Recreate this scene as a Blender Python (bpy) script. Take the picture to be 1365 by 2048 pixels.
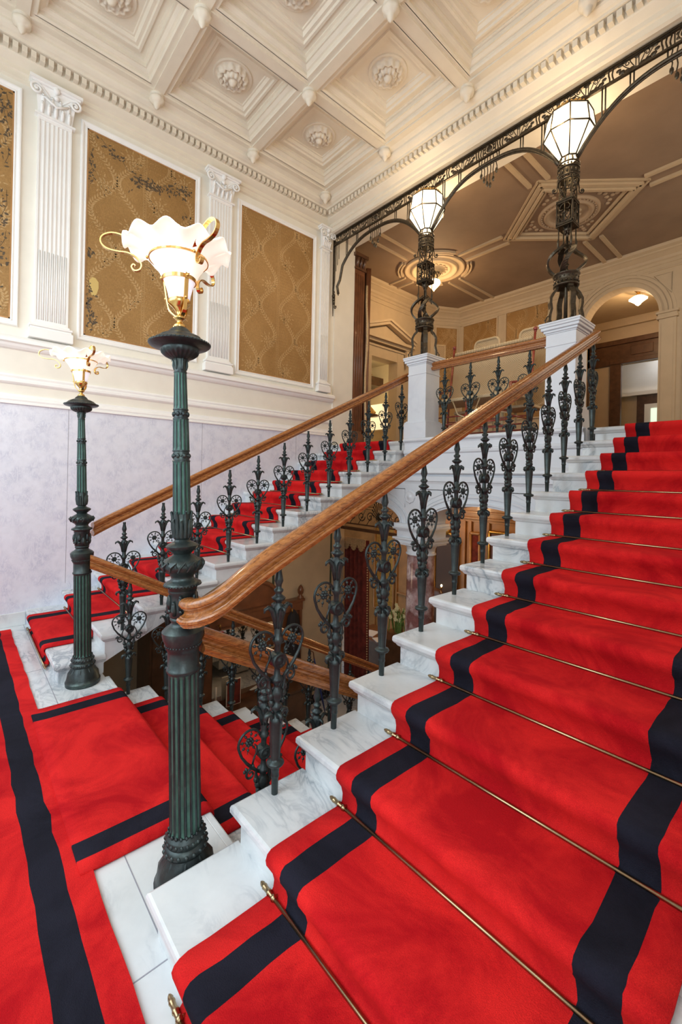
import bpy, math, random
from math import sin, cos, pi, radians, sqrt, atan2, floor as fl
from mathutils import Vector, Matrix, noise as mnoise
random.seed(7)
for o in list(bpy.data.objects): bpy.data.objects.remove(o, do_unlink=True)
SC = bpy.context.scene
COL = SC.collection

# ------------------------------------------------------------------ camera
CZ, YAW, ROLL, FPX, SYPX = 1.6326, 48.4279, 1.2, 870.23, -68.95
cam_d = bpy.data.cameras.new('camera'); cam = bpy.data.objects.new('camera', cam_d); COL.objects.link(cam)
cam_d.sensor_fit = 'HORIZONTAL'; cam_d.sensor_width = 36; cam_d.lens = FPX/1365*36
cam_d.shift_y = SYPX/1365; cam_d.clip_start = .02; cam_d.clip_end = 100
_y, _r = radians(YAW), radians(ROLL)
F = Vector((-sin(_y), cos(_y), 0)); RT = Vector((cos(_y), sin(_y), 0)); UP = Vector((0, 0, 1))
R2 = RT*cos(_r)+UP*sin(_r); U2 = R2.cross(F)
cam.matrix_world = Matrix(((R2.x, U2.x, -F.x, 0), (R2.y, U2.y, -F.y, 0), (R2.z, U2.z, -F.z, CZ), (0, 0, 0, 1)))
SC.camera = cam
SC.view_settings.view_transform = 'Standard'; SC.view_settings.look = 'None'
SC.view_settings.gamma = 1; SC.view_settings.use_curve_mapping = False
SC.view_settings.exposure = 0.0

# ------------------------------------------------------------------ world + daylight
w = bpy.data.worlds.new('world'); SC.world = w; w.use_nodes = True
bg = w.node_tree.nodes['Background']; bg.inputs[0].default_value = (.80, .90, 1, 1); bg.inputs[1].default_value = 1.0
def area(name, loc, tgt, sx, sy, power, col):
    d = bpy.data.lights.new(name, 'AREA'); d.shape = 'RECTANGLE'; d.size = sx; d.size_y = sy; d.energy = power; d.color = col
    o = bpy.data.objects.new(name, d); COL.objects.link(o); o.location = loc
    o.rotation_euler = (Vector(tgt)-Vector(loc)).to_track_quat('-Z', 'Y').to_euler(); return o
def lamp(name, loc, power, col, r=.05):
    d = bpy.data.lights.new(name, 'POINT'); d.energy = power; d.color = col; d.shadow_soft_size = r
    o = bpy.data.objects.new(name, d); COL.objects.link(o); o.location = loc; return o
area('daylight_rear_window', (-2.6, -2.40, 3.5), (-2.9, 2.6, .9), 4.6, 3.4, 200, (.80, .92, 1))
area('daylight_side_window', (1.75, -1.1, 3.0), (-3.5, 1.0, 1.6), 1.6, 3.4, 75, (.84, .94, 1))

# ------------------------------------------------------------------ materials
def nodes(name):
    m = bpy.data.materials.new(name); m.use_nodes = True; nt = m.node_tree
    return m, nt, nt.nodes['Principled BSDF']
def N(nt, t, **kw):
    n = nt.nodes.new(t)
    for k, v in kw.items(): setattr(n, k, v)
    return n
def L(nt, a, b): nt.links.new(a, b)
def ramp(nt, fac, stops, interp='LINEAR'):
    r = N(nt, 'ShaderNodeValToRGB'); cr = r.color_ramp; cr.interpolation = interp
    while len(cr.elements) < len(stops): cr.elements.new(.5)
    for e, (p, c) in zip(cr.elements, stops): e.position = p; e.color = (*c, 1) if len(c) == 3 else c
    L(nt, fac, r.inputs[0]); return r.outputs[0]
def noise(nt, vec, scale, detail=4, rough=.5, dist=0):
    n = N(nt, 'ShaderNodeTexNoise'); n.inputs['Scale'].default_value = scale; n.inputs['Detail'].default_value = detail
    n.inputs['Roughness'].default_value = rough; n.inputs['Distortion'].default_value = dist
    if vec: L(nt, vec, n.inputs['Vector'])
    return n.outputs['Fac']
def mix(nt, fac, a, b, mode='MIX'):
    n = N(nt, 'ShaderNodeMix', data_type='RGBA', blend_type=mode)
    for i, v in ((0, fac), (6, a), (7, b)):
        if hasattr(v, 'links'): L(nt, v, n.inputs[i])
        else: n.inputs[i].default_value = v if i == 0 else (*v, 1)
    return n.outputs[2]
def coords(nt, kind='pos', scale=(1, 1, 1), rot=(0, 0, 0)):
    if kind == 'pos': s = N(nt, 'ShaderNodeNewGeometry').outputs['Position']
    else: s = N(nt, 'ShaderNodeTexCoord').outputs['Object']
    mp = N(nt, 'ShaderNodeMapping'); mp.inputs['Scale'].default_value = scale; mp.inputs['Rotation'].default_value = rot
    L(nt, s, mp.inputs['Vector']); return mp.outputs[0]
def bump(nt, bsdf, h, strength, dist=.01):
    b = N(nt, 'ShaderNodeBump'); b.inputs['Strength'].default_value = strength; b.inputs['Distance'].default_value = dist
    L(nt, h, b.inputs['Height']); L(nt, b.outputs[0], bsdf.inputs['Normal'])
def plain(name, col, rough=.5, metal=0, var=0, vs=8, bm=0, coat=0, em=None, es=0):
    m, nt, b = nodes(name)
    b.inputs['Base Color'].default_value = (*col, 1); b.inputs['Roughness'].default_value = rough; b.inputs['Metallic'].default_value = metal
    b.inputs['Coat Weight'].default_value = coat
    if var:
        f = noise(nt, coords(nt), vs, 5)
        L(nt, ramp(nt, f, [(.3, [c*(1-var) for c in col]), (.7, [min(1, c*(1+var)) for c in col])]), b.inputs['Base Color'])
        if bm: bump(nt, b, f, bm)
    if em: b.inputs['Emission Color'].default_value = (*em, 1); b.inputs['Emission Strength'].default_value = es
    return m
def marble(name, base, vein, scale=2.2, rough=.22, amount=.55, cloud=.06, rot=(.3, .5, .8), thin=.05):
    m, nt, b = nodes(name)
    v = coords(nt, 'pos', (1, 1, 1), rot)
    st = coords(nt, 'pos', (1, 2.2, 1), rot)
    n1 = noise(nt, st, scale, 10, .62, 1.2)
    d = N(nt, 'ShaderNodeMath', operation='SUBTRACT'); L(nt, n1, d.inputs[0]); d.inputs[1].default_value = .5
    a = N(nt, 'ShaderNodeMath', operation='ABSOLUTE'); L(nt, d.outputs[0], a.inputs[0])
    msk = noise(nt, v, scale*.7, 3)
    vv = ramp(nt, a.outputs[0], [(0, (1, 1, 1)), (thin, (.25, .25, .25)), (thin*2.6, (0, 0, 0))])
    mk = ramp(nt, msk, [(.42, (0, 0, 0)), (.66, (1, 1, 1))])
    f = mix(nt, 1.0, vv, mk, 'MULTIPLY')
    cl = ramp(nt, noise(nt, v, scale*1.3, 6, .6), [(.3, [c*(1-cloud*2) for c in base]), (.7, base)])
    am = N(nt, 'ShaderNodeMath', operation='MULTIPLY'); L(nt, f, am.inputs[0]); am.inputs[1].default_value = amount
    L(nt, mix(nt, am.outputs[0], cl, vein), b.inputs['Base Color'])
    b.inputs['Roughness'].default_value = rough
    return m
M = {}
M['marble'] = marble('white_veined_marble', (.745, .775, .785), (.26, .31, .36), 3.4, .2, .85, .07)
M['marble_wall'] = marble('lilac_marble', (.765, .79, .87), (.46, .49, .62), 11.0, .3, .6, .035, (.6, .2, .4), .07)
M['marble_plain'] = marble('carved_white_marble', (.74, .78, .83), (.5, .53, .6), 1.6, .35, .3, .03)
M['marble_red'] = marble('red_veined_marble', (.30, .13, .12), (.72, .60, .60), 7.0, .2, 1.0, .25, (.2, .9, .1), .16)
M['plaster'] = plain('cream_plaster', (.83, .79, .69), .55, 0, .03, 5)
M['plaster_white'] = plain('white_painted_plaster', (.90, .89, .86), .45, 0, .02, 5)
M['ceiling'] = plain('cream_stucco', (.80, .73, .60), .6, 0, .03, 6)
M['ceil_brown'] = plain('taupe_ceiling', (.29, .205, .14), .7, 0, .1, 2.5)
M['stucco_mid'] = plain('mid_brown_stucco', (.43, .325, .22), .6, 0, .04, 6)  # tone between the brown ceiling and the warm stucco
M['stucco_warm'] = plain('warm_stucco', (.56, .44, .29), .6, 0, .04, 6)
M['wall_tan'] = plain('tan_wall', (.52, .42, .29), .6, 0, .1, 3)
M['dark_green'] = plain('dark_green_line', (.05, .07, .05), .5)
M['groove'] = plain('dark_joint', (.30, .30, .34), .7)  # dark grey joints between the marble slabs
M['black'] = plain('black_fabric', (.015, .015, .02), .8)
M['brass'] = plain('brass', (.78, .50, .17), .22, 1, .08, 20)
M['brass_rod'] = plain('aged_brass', (.36, .27, .15), .28, 1, .15, 12)
M['iron'] = plain('bronzed_iron', (.085, .07, .05), .38, .85, .3, 30, .3)
M['wood_dark'] = plain('dark_walnut', (.10, .045, .022), .3, 0, .3, 9, coat=.3)
M['wood_mid'] = plain('mahogany', (.17, .065, .028), .32, 0, .25, 6, coat=.3)
M['wood_gold'] = plain('honey_panelling', (.42, .22, .08), .35, 0, .2, 4, coat=.2)
M['gilt'] = plain('gilt', (.62, .38, .10), .3, .9, .2, 20)
M['red_bamboo'] = plain('red_lacquered_bamboo', (.28, .045, .03), .25, 0, .3, 25, coat=.5)
M['beige'] = plain('beige_cane', (.58, .44, .26), .6, 0, .12, 60)
M['mirror'] = plain('mirror_glass', (.75, .75, .72), .03, 1)
M['painted_mirror_reflection'] = plain('painted_mirror_reflection', (.06, .03, .015), .45, 0)  # the mirror's dark reflection is put into this matte brown colour
M['velvet'] = plain('dark_red_velvet', (.16, .022, .014), .85, 0, .4, 12)
M['fringe'] = plain('tan_fringe', (.55, .38, .2), .8, 0, .25, 60, .4)
M['paper'] = plain('white_paper', (.8, .8, .78), .7)
M['leaf'] = plain('green_leaf', (.12, .2, .04), .5, 0, .3, 30)
M['petal'] = plain('cream_petal', (.85, .78, .45), .6)
M['wax'] = plain('candle_wax', (.85, .75, .6), .5)
M['sky_glass'] = plain('bright_window_pane', (.9, .95, 1), .2, em=(.75, .95, .7), es=.9)
M['flame'] = plain('candle_bulb', (1, .8, .5), .4, em=(1, .72, .4), es=12)
M['glass_lit'] = plain('lit_opal_glass', (.95, .93, .9), .25, em=(1, .86, .70), es=.66)
M['glass_lit_low'] = plain('lit_opal_glass_foot', (.86, .86, .95), .2, em=(.93, .90, 1), es=.55)
M['lantern_glass'] = plain('lit_lantern_pane', (.95, .9, .8), .3, em=(1, .85, .60), es=1.7)
M['small_glass'] = plain('lit_small_shade', (1, .85, .6), .3, em=(1, .74, .42), es=4.5)
M['room_lit'] = plain('pale_room_wall', (.74, .64, .44), .6)

def carpet(name, c1, c2):
    m, nt, b = nodes(name)
    v = coords(nt)
    big = noise(nt, v, 2.3, 6, .66, .9); fine = noise(nt, v, 420, 2)
    c = ramp(nt, big, [(.38, c1), (.60, c2)])
    sp = ramp(nt, fine, [(.25, (.72, .72, .72)), (.75, (1.12, 1.12, 1.12))])
    L(nt, mix(nt, 1.0, c, sp, 'MULTIPLY'), b.inputs['Base Color'])
    b.inputs['Roughness'].default_value = .95; b.inputs['Sheen Weight'].default_value = .25 if c2[0] > .1 else .03; b.inputs['Sheen Roughness'].default_value = .5
    b.inputs['Sheen Tint'].default_value = (*[min(1, x*1.5) for x in c2], 1); b.inputs['Specular IOR Level'].default_value = .15
    bump(nt, b, noise(nt, v, 260, 3), .5, .004)
    return m
M['red'] = carpet('red_wool_carpet', (.44, .004, .009), (.74, .020, .019))
M['navy'] = carpet('navy_black_wool', (.008, .008, .014), (.016, .016, .027))

def bronze():
    m, nt, b = nodes('green_black_bronze')
    v = coords(nt, 'obj')
    n = noise(nt, v, 14, 5, .6)
    L(nt, ramp(nt, n, [(.3, (.022, .030, .033)), (.6, (.045, .062, .060)), (.8, (.10, .15, .13))]), b.inputs['Base Color'])
    b.inputs['Metallic'].default_value = .55; b.inputs['Roughness'].default_value = .36
    bump(nt, b, noise(nt, v, 90, 3), .25, .003); return m
M['bronze'] = bronze()
M['bronze_green'] = plain('green_painted_flute', (.045, .125, .095), .42, .25, .25, 25)
def oak():
    m, nt, b = nodes('varnished_oak')
    v = coords(nt, 'pos', (18, 2.2, 18)); g = noise(nt, v, 5, 8, .65, .6)
    L(nt, ramp(nt, g, [(.28, (.12, .036, .010)), (.5, (.33, .118, .030)), (.75, (.50, .205, .060))]), b.inputs['Base Color'])
    b.inputs['Roughness'].default_value = .24; b.inputs['Coat Weight'].default_value = .45; b.inputs['Coat Roughness'].default_value = .1
    bump(nt, b, g, .08, .003); return m
M['oak'] = oak()
def silk(name, c0, c1):
    m, nt, b = nodes(name)
    f = noise(nt, coords(nt, 'pos', (1, 1, 1)), 1.6, 3); g = noise(nt, coords(nt, 'pos', (1, 1, 1)), 70, 4, .6)
    base = ramp(nt, f, [(.3, c0), (.7, c1)])
    L(nt, mix(nt, 1.0, base, ramp(nt, g, [(.3, (.8, .8, .8)), (.7, (1.12, 1.12, 1.12))]), 'MULTIPLY'), b.inputs['Base Color'])
    b.inputs['Roughness'].default_value = .5; b.inputs['Metallic'].default_value = .15; return m
M['damask'] = silk('gold_silk', (.31, .165, .048), (.41, .235, .08))
M['damask_fig'] = silk('gold_silk_figure', (.46, .29, .12), (.56, .37, .17))
M['damask_dark'] = plain('dark_olive_foliage', (.085, .06, .035), .6, 0, .4, 30)
M['damask_yellow'] = plain('yellow_stain', (.62, .45, .15), .6)
def weave():
    m, nt, b = nodes('woven_cane'); v = coords(nt, 'obj')
    sep = N(nt, 'ShaderNodeSeparateXYZ'); L(nt, v, sep.inputs[0])
    def tri(s):
        f = N(nt, 'ShaderNodeMath', operation='PINGPONG'); f.inputs[1].default_value = .21; L(nt, s, f.inputs[0]); return f.outputs[0]
    ad = N(nt, 'ShaderNodeMath', operation='ADD'); L(nt, tri(sep.outputs['X']), ad.inputs[0]); L(nt, tri(sep.outputs['Z']), ad.inputs[1])
    mu = N(nt, 'ShaderNodeMath', operation='MULTIPLY'); mu.inputs[1].default_value = 230; L(nt, ad.outputs[0], mu.inputs[0])
    s = N(nt, 'ShaderNodeMath', operation='SINE'); L(nt, mu.outputs[0], s.inputs[0])
    L(nt, ramp(nt, s.outputs[0], [(.1, (.44, .31, .17)), (.9, (.62, .48, .30))]), b.inputs['Base Color']); b.inputs['Roughness'].default_value = .6
    bump(nt, b, s.outputs[0], .3, .003); return m
M['weave'] = weave()

# ------------------------------------------------------------------ mesh builder
class MB:
    def __init__(s): s.v = []; s.f = []; s.m = []; s.s = []
    def add(s, vs, fs, mat=0, smooth=False):
        o = len(s.v); s.v += [tuple(p) for p in vs]; s.f += [tuple(i+o for i in f) for f in fs]
        s.m += [mat]*len(fs) if isinstance(mat, int) else list(mat); s.s += [smooth]*len(fs); return s
    def box(s, x0, y0, z0, x1, y1, z1, mat=0):
        vs = [(x, y, z) for z in (z0, z1) for y in (y0, y1) for x in (x0, x1)]
        return s.add(vs, [(0, 2, 3, 1), (4, 5, 7, 6), (0, 1, 5, 4), (2, 6, 7, 3), (0, 4, 6, 2), (1, 3, 7, 5)], mat)
    def lathe(s, prof, c=(0, 0, 0), n=24, mat=0, smooth=True, rf=None, cap=True, zf=None):
        """prof: (z, r); rf(theta, i) multiplies the radius"""
        vs = []; fs = []
        for i, (z, r) in enumerate(prof):
            for j in range(n):
                a = 2*pi*j/n; k = rf(a, i) if rf else 1
                vs.append((c[0]+r*k*cos(a), c[1]+r*k*sin(a), c[2]+z+(zf(a, i) if zf else 0)))
        for i in range(len(prof)-1):
            for j in range(n):
                a, b = i*n+j, i*n+(j+1) % n; fs.append((a, b, b+n, a+n))
        s.add(vs, fs, mat, smooth)
        if cap:
            s.add(vs[:n], [tuple(reversed(range(n)))], mat); s.add(vs[-n:], [tuple(range(n))], mat)
        return s
    def tube(s, pts, r, n=6, mat=0, closed=False, cap=True, flat=None):
        """r number or list; flat=(wide, thin, axis) gives a strap section"""
        P = [Vector(p) for p in pts]; k = len(P); rs = r if isinstance(r, (list, tuple)) else [r]*k
        vs = []; up = None
        for i in range(k):
            a = P[(i-1) % k] if (closed or i) else P[0]; b = P[(i+1) % k] if (closed or i < k-1) else P[-1]
            t = (b-a); t = t.normalized() if t.length > 1e-9 else Vector((0, 0, 1))
            if flat:
                ax = Vector(flat[2](P[i]) if callable(flat[2]) else flat[2]).normalized(); n2 = t.cross(ax).normalized(); w2, t2 = flat[0]*rs[i]/(rs[0] or 1) if isinstance(r, (list, tuple)) else flat[0], flat[1]
                for q in ((1, 1), (-1, 1), (-1, -1), (1, -1)): vs.append(P[i]+ax*w2/2*q[0]+n2*t2/2*q[1])
                continue
            if up is None:
                up = Vector((0, 0, 1)) if abs(t.z) < .9 else Vector((1, 0, 0))
            u = (up-t*up.dot(t))
            if u.length < 1e-6: u = t.orthogonal()
            u.normalize(); up = u; w_ = t.cross(u)
            for j in range(n):
                an = 2*pi*j/n; vs.append(P[i]+(u*cos(an)+w_*sin(an))*rs[i])
        m = 4 if flat else n; fs = []
        for i in range(k if closed else k-1):
            for j in range(m):
                a, b = i*m+j, i*m+(j+1) % m; c, d = ((i+1) % k)*m+(j+1) % m, ((i+1) % k)*m+j
                fs.append((a, b, c, d))
        if cap and not closed: fs += [tuple(reversed(range(m))), tuple(range((k-1)*m, k*m))]
        return s.add(vs, fs, mat, not flat)
    def ball(s, c, r, n=8, mat=0, sc=(1, 1, 1)):
        vs = []; fs = []; h = max(4, n//2+1)
        for i in range(h+1):
            a = pi*i/h
            for j in range(n): b = 2*pi*j/n; vs.append((c[0]+r*sc[0]*sin(a)*cos(b), c[1]+r*sc[1]*sin(a)*sin(b), c[2]+r*sc[2]*cos(a)))
        for i in range(h):
            for j in range(n): fs.append((i*n+j, (i+1)*n+j, (i+1)*n+(j+1) % n, i*n+(j+1) % n))
        return s.add(vs, fs, mat, True)
    def sweep(s, prof, path, mat=0, closed=False, caps=True, smooth=False):
        """prof: list of 2D (a, b); path: list of (origin, A, B) frames"""
        n = len(prof); vs = []
        for (o, A, B) in path:
            o, A, B = Vector(o), Vector(A), Vector(B)
            vs += [o+A*a+B*b for a, b in prof]
        fs = []
        for i in range(len(path)-1):
            for j in range(n if closed else n-1):
                a, b = i*n+j, i*n+(j+1) % n; fs.append((a, b, b+n, a+n))
        if caps and closed: fs += [tuple(reversed(range(n))), tuple(range((len(path)-1)*n, len(path)*n))]
        return s.add(vs, fs, mat, smooth)
    def poly(s, pts, d, mat=0):
        """extrude a 3D polygon by vector d"""
        n = len(pts); P = [Vector(p) for p in pts]; Q = [p+Vector(d) for p in P]
        return s.add(P+Q, [tuple(range(n)), tuple(reversed(range(n, 2*n)))]+[(i, i+n, (i+1) % n+n, (i+1) % n) for i in range(n)], mat)
    def build(s, name, mats, parent=None, loc=(0, 0, 0), bev=0, shade=None, angle=None):
        me = bpy.data.meshes.new(name); me.from_pydata(s.v, [], s.f)
        for mm in (mats if isinstance(mats, (list, tuple)) else [mats]): me.materials.append(M[mm] if isinstance(mm, str) else mm)
        me.polygons.foreach_set('material_index', s.m); me.polygons.foreach_set('use_smooth', s.s)
        import bmesh
        bm = bmesh.new(); bm.from_mesh(me); bmesh.ops.recalc_face_normals(bm, faces=bm.faces); bm.to_mesh(me); bm.free(); me.update()
        o = bpy.data.objects.new(name, me); COL.objects.link(o); o.location = loc
        if parent: o.parent = parent
        if bev:
            b = o.modifiers.new('bevel', 'BEVEL'); b.width = bev; b.segments = 2; b.limit_method = 'ANGLE'; b.angle_limit = radians(40)
        return o
def tag(o, label=None, cat=None, group=None, kind=None):
    if label: o['label'] = label
    if cat: o['category'] = cat
    if group: o['group'] = group
    if kind: o['kind'] = kind
    return o
def thing(name, loc, label, cat, group=None):
    o = bpy.data.objects.new(name, None); COL.objects.link(o); o.location = loc; o.empty_display_size = .05
    return tag(o, label, cat, group)
def copy_tree(o, parent=None):
    c = o.copy(); COL.objects.link(c); c.parent = parent
    for ch in list(o.children): copy_tree(ch, c)
    return c
def struct(mb, name, mats, **k): return tag(mb.build(name, mats, **k), kind='structure')

# ------------------------------------------------------------------ dimensions (metres)
T = .32; R = .1554; YR = .526; YL = .582; XR = -1.585; XL = -3.889
XW = -5.70; XE = .20; UF = 14*R          # left wall, right wall, upper floor level
TD, RD, YD = .31, .165, .955; LF = -13*RD    # descending flight, lower floor level
ZC = 5.90; YB = 9.5; YO = 4.66; ZB = 5.72; XU = -6.7

# ------------------------------------------------------------------ room shell
b = MB(); b.box(XW, -2.5, -.12, 1.9, YD-.03, 0); b.box(XL+.05, YD-.04, -.045, XR-.05, YD, 0)
land = struct(b, 'floor', 'marble', bev=.008)
b = MB()
for (x0, y0, x1, y1) in ((XW, .563, XR+.12, .567), (-1.462, .43, -1.458, .563), (-4.30, .43, -4.296, .563)): b.box(x0, y0, -.002, x1, y1, .0012)
struct(b, 'trim_1', 'groove')
b = MB(); b.box(XW-.2, .60, LF-.1, XE, YD-.08, -.12); struct(b, 'wall_under_landing', 'marble_plain')
b = MB(); b.box(-10, YD-.08, LF-.12, 3, 10.2, LF); struct(b, 'floor_lower', 'marble')
b = MB(); b.box(XW-.2, -2.6, 0, XW, 4.81, 6.4); struct(b, 'wall_left', 'plaster')
b = MB(); b.poly([(XW+.001, .6, LF), (XW+.001, 5.16, LF), (XW+.001, 5.16, 1.6), (XW+.001, .6, -.12)], (-.25, 0, 0)); struct(b, 'wall_left_lower', 'wall_tan')
b = MB(); b.box(XW-.2, 4.81, UF, XW+.025, 5.26, ZB); struct(b, 'wall_jamb', 'plaster')
s_ = lambda y: .4856*y-.37
b = MB(); b.poly([(XW, -2.5, 0), (XW, .93, 0), (XW, 4.81, s_(4.81)), (XW, 4.81, 2.34), (XW, -2.5, 2.34)], (.022, 0, 0)); struct(b, 'wall_dado_left', 'marble_wall')
b = MB()
for y in (-.62, .94, 2.50, 4.06): b.box(XW, y-.002, max(0, s_(y)+.3), XW+.0232, y+.002, 2.34)
struct(b, 'trim_2', 'groove')
b = MB(); b.box(XW, -2.5, 0, XW+.035, YL, .14); struct(b, 'baseboard_left', 'marble', bev=.004)
b = MB(); b.box(XE, .42, LF, XE+.2, 9.6, 6.4); b.box(XE, .42, 0, 2.1, .6, 6.4); struct(b, 'wall_right', 'plaster_white')
b = MB(); b.box(1.9, -2.6, 0, 2.1, -1.95, 6.4); b.box(1.9, -.25, 0, 2.1, .45, 6.4); b.box(1.9, -1.95, 0, 2.1, -.25, .8); b.box(1.9, -1.95, 4.5, 2.1, -.25, 6.4)
struct(b, 'wall_side', 'plaster_white')
b = MB(); b.box(XW, -2.7, 0, -4.9, -2.5, 6.4); b.box(-.3, -2.7, 0, 2.1, -2.5, 6.4); b.box(-4.9, -2.7, 0, -.3, -2.5, .8); b.box(-4.9, -2.7, 5, -.3, -2.5, 6.4)
struct(b, 'wall_rear', 'plaster_white')
b = MB()
for x in (-4.9, -3.75, -2.62, -1.48, -.36): b.box(x, -2.63, .8, x+.06, -2.57, 5)
for z in (.8, 2.9, 4.94): b.box(-4.9, -2.63, z, -.3, -2.57, z+.06)
struct(b, 'window_1', 'plaster_white')
b = MB()
for y in (-1.95, -1.13, -.31): b.box(1.97, y, .8, 2.03, y+.06, 4.5)
for z in (.8, 2.9, 4.44): b.box(1.97, -1.95, z, 2.03, -.25, z+.06)
struct(b, 'window_2', 'plaster_white')

# coffered ceiling
GX = [-5.355+1.267*i for i in range(5)]; GY = [4.30-1.293*i for i in range(6)]
ZBM = 6.12
b = MB(); b.box(XW-.2, -2.7, 6.36, 2.1, YO+.6, 6.5)
def ring(mb, cx, cy, seq):
    vs = []
    for h, z in seq: vs += [(cx-h, cy-h*1.012, z), (cx+h, cy-h*1.012, z), (cx+h, cy+h*1.012, z), (cx-h, cy+h*1.012, z)]
    fs = []
    for i in range(len(seq)-1):
        for j in range(4): fs.append((i*4+j, i*4+(j+1) % 4, i*4+4+(j+1) % 4, i*4+4+j))
    fs.append(tuple(range(len(seq)*4-4, len(seq)*4))); mb.add(vs, fs)
SEQ = [(.545, ZBM), (.53, ZBM), (.52, ZBM+.02), (.52, ZBM+.05), (.50, ZBM+.055), (.47, ZBM+.075), (.455, ZBM+.075), (.455, ZBM+.12), (.43, ZBM+.125), (.43, ZBM+.14), (.385, ZBM+.14), (.375, ZBM+.125), (.35, ZBM+.125), (.34, ZBM+.145), (.31, ZBM+.145), (.29, ZBM+.175), (.275, ZBM+.175), (.27, ZBM+.19), (0.001, ZBM+.19)]
for i in range(4):
    for j in range(5): ring(b, (GX[i]+GX[i+1])/2, (GY[j]+GY[j+1])/2, SEQ)
for i in range(5):
    b.box(GX[i]-.095, GY[5], ZBM, GX[i]+.095, GY[0]+.095, ZBM+.2); b.box(GX[i]-.055, GY[5], ZBM-.022, GX[i]+.055, GY[0]+.055, ZBM)
for j in range(6):
    b.box(GX[0]-.095, GY[j]-.095, ZBM+.0008, GX[4]+.095, GY[j]+.095, ZBM+.2); b.box(GX[0]-.055, GY[j]-.055, ZBM-.0212, GX[4]+.055, GY[j]+.055, ZBM)
b.box(XW, -2.6, ZBM+.003, GX[0]-.07, YO, ZBM+.2); b.box(XW, GY[0]+.07, ZBM+.004, XE, YO, ZBM+.2); b.box(GX[4]+.05, -2.6, ZBM+.005, 2, YO, ZBM+.2); b.box(XW, -2.6, ZBM+.006, 2, GY[5]+.05, ZBM+.2)
struct(b, 'ceiling', 'ceiling')
# cornice with dentils round the hall
CP = [(0, 5.70), (.03, 5.715), (.03, 5.775), (.05, 5.785), (.05, 5.83), (.075, 5.845), (.12, 5.875), (.13, 5.885), (.13, 5.965), (.21, 5.97), (.215, 5.995), (.24, 6.005), (.27, 6.03), (.28, 6.05), (.28, 6.075), (.30, 6.085), (.34, 6.10), (.345, ZBM+.005)]
b = MB(); b.sweep(CP, [((XW, -2.5, 0), (1, 0, 0), (0, 0, 1)), ((XW, YO, 0), (1, -1, 0), (0, 0, 1)), ((XE, YO, 0), (0, -1, 0), (0, 0, 1))])
y = -2.45
while y < YO-.24: b.box(XW+.13, y, 5.892, XW+.195, y+.046, 5.958); y += .076
x = XW+.23
while x < XE: b.box(x, YO-.195, 5.892, x+.046, YO-.13, 5.958); x += .076
struct(b, 'trim_3', 'ceiling')
b = MB(); b.box(XW-.2, YO, ZB, XE+.2, 5.26, 6.4); b.box(XW, YO-.02, ZB, XE, YO+.02, 5.71); struct(b, 'wall_beam', 'plaster')
# ledge and mouldings on the left wall
WP = [[(0, 3.045), (.05, 3.035), (.075, 3.02), (.095, 3.0), (.095, 2.965), (.06, 2.955), (.05, 2.93), (.03, 2.91), (0, 2.90)],
      [(0, 2.645), (.02, 2.64), (.03, 2.62), (.022, 2.60), (.035, 2.585), (.035, 2.56), (.02, 2.545), (0, 2.535)],
      [(0, 2.44), (.02, 2.435), (.02, 2.41), (.035, 2.40), (.045, 2.375), (.035, 2.355), (.05, 2.345), (.05, 2.33), (0, 2.325)]]
b = MB()
for pr_ in WP: b.sweep(pr_, [((XW, -2.5, 0), (1, 0, 0), (0, 0, 1)), ((XW, 4.80, 0), (1, 0, 0), (0, 0, 1))], caps=False)
struct(b, 'trim_4', 'plaster_white')

# ------------------------------------------------------------------ arcade and balcony front below the upper floor
def ell(c, a, h, zs, x):
    t = abs(x-c)/a
    return zs+h*sqrt(max(0, 1-t*t)) if t < 1 else None
ARC = [(-4.775, .825), (-2.75, .765), (-.72, .825)]
def arch_wall(mb, x0, x1, y0, y1, ztop, opens, n=28, mat=0):
    """opens: (centre, half, rise, spring, foot)"""
    xs = {x0, x1}
    for (c, a, h, zs, zf) in opens: xs |= {round(c-a*cos(pi*i/n), 5) for i in range(n+1)}
    xs = sorted(x for x in xs if x0 <= x <= x1)
    for i in range(len(xs)-1):
        xm = (xs[i]+xs[i+1])/2; zb = None; foot = None
        for (c, a, h, zs, zf) in opens:
            if abs(xm-c) < a: zb = (ell(c, a, h, zs, xs[i]) or zs, ell(c, a, h, zs, xs[i+1]) or zs)
        if zb is None: zb = (opens[0][4],)*2
        v = [(xs[i], y0, zb[0]), (xs[i+1], y0, zb[1]), (xs[i+1], y0, ztop), (xs[i], y0, ztop), (xs[i], y1, zb[0]), (xs[i+1], y1, zb[1]), (xs[i+1], y1, ztop), (xs[i], y1, ztop)]
        mb.add(v, [(0, 1, 2, 3), (5, 4, 7, 6), (4, 5, 1, 0), (3, 2, 6, 7)], mat)
    for (c, a, h, zs, zf) in opens:
        for x in (c-a, c+a): mb.add([(x, y0, zf), (x, y1, zf), (x, y1, zs), (x, y0, zs)], [(0, 1, 2, 3)], mat)
    mb.add([(x0, y0, opens[0][4]), (x0, y1, opens[0][4]), (x0, y1, ztop), (x0, y0, ztop)], [(0, 1, 2, 3)], mat)
    return mb
YA = 4.60
b = MB(); arch_wall(b, XW, XE, YA, 5.05, 1.62, [(c, a, .29, 1.03, 1.03) for c, a in ARC])
for c, a in ARC:
    for off, wd, th in ((.035, .03, .02), (.115, .022, .03), (.15, .012, .018)):
        b.tube([(c-(a+off)*cos(pi*i/32), YA, 1.03+(.29+off)*sin(pi*i/32)) for i in range(33)], 1, flat=(wd*1.4, th, (0, 1, 0)))
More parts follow.
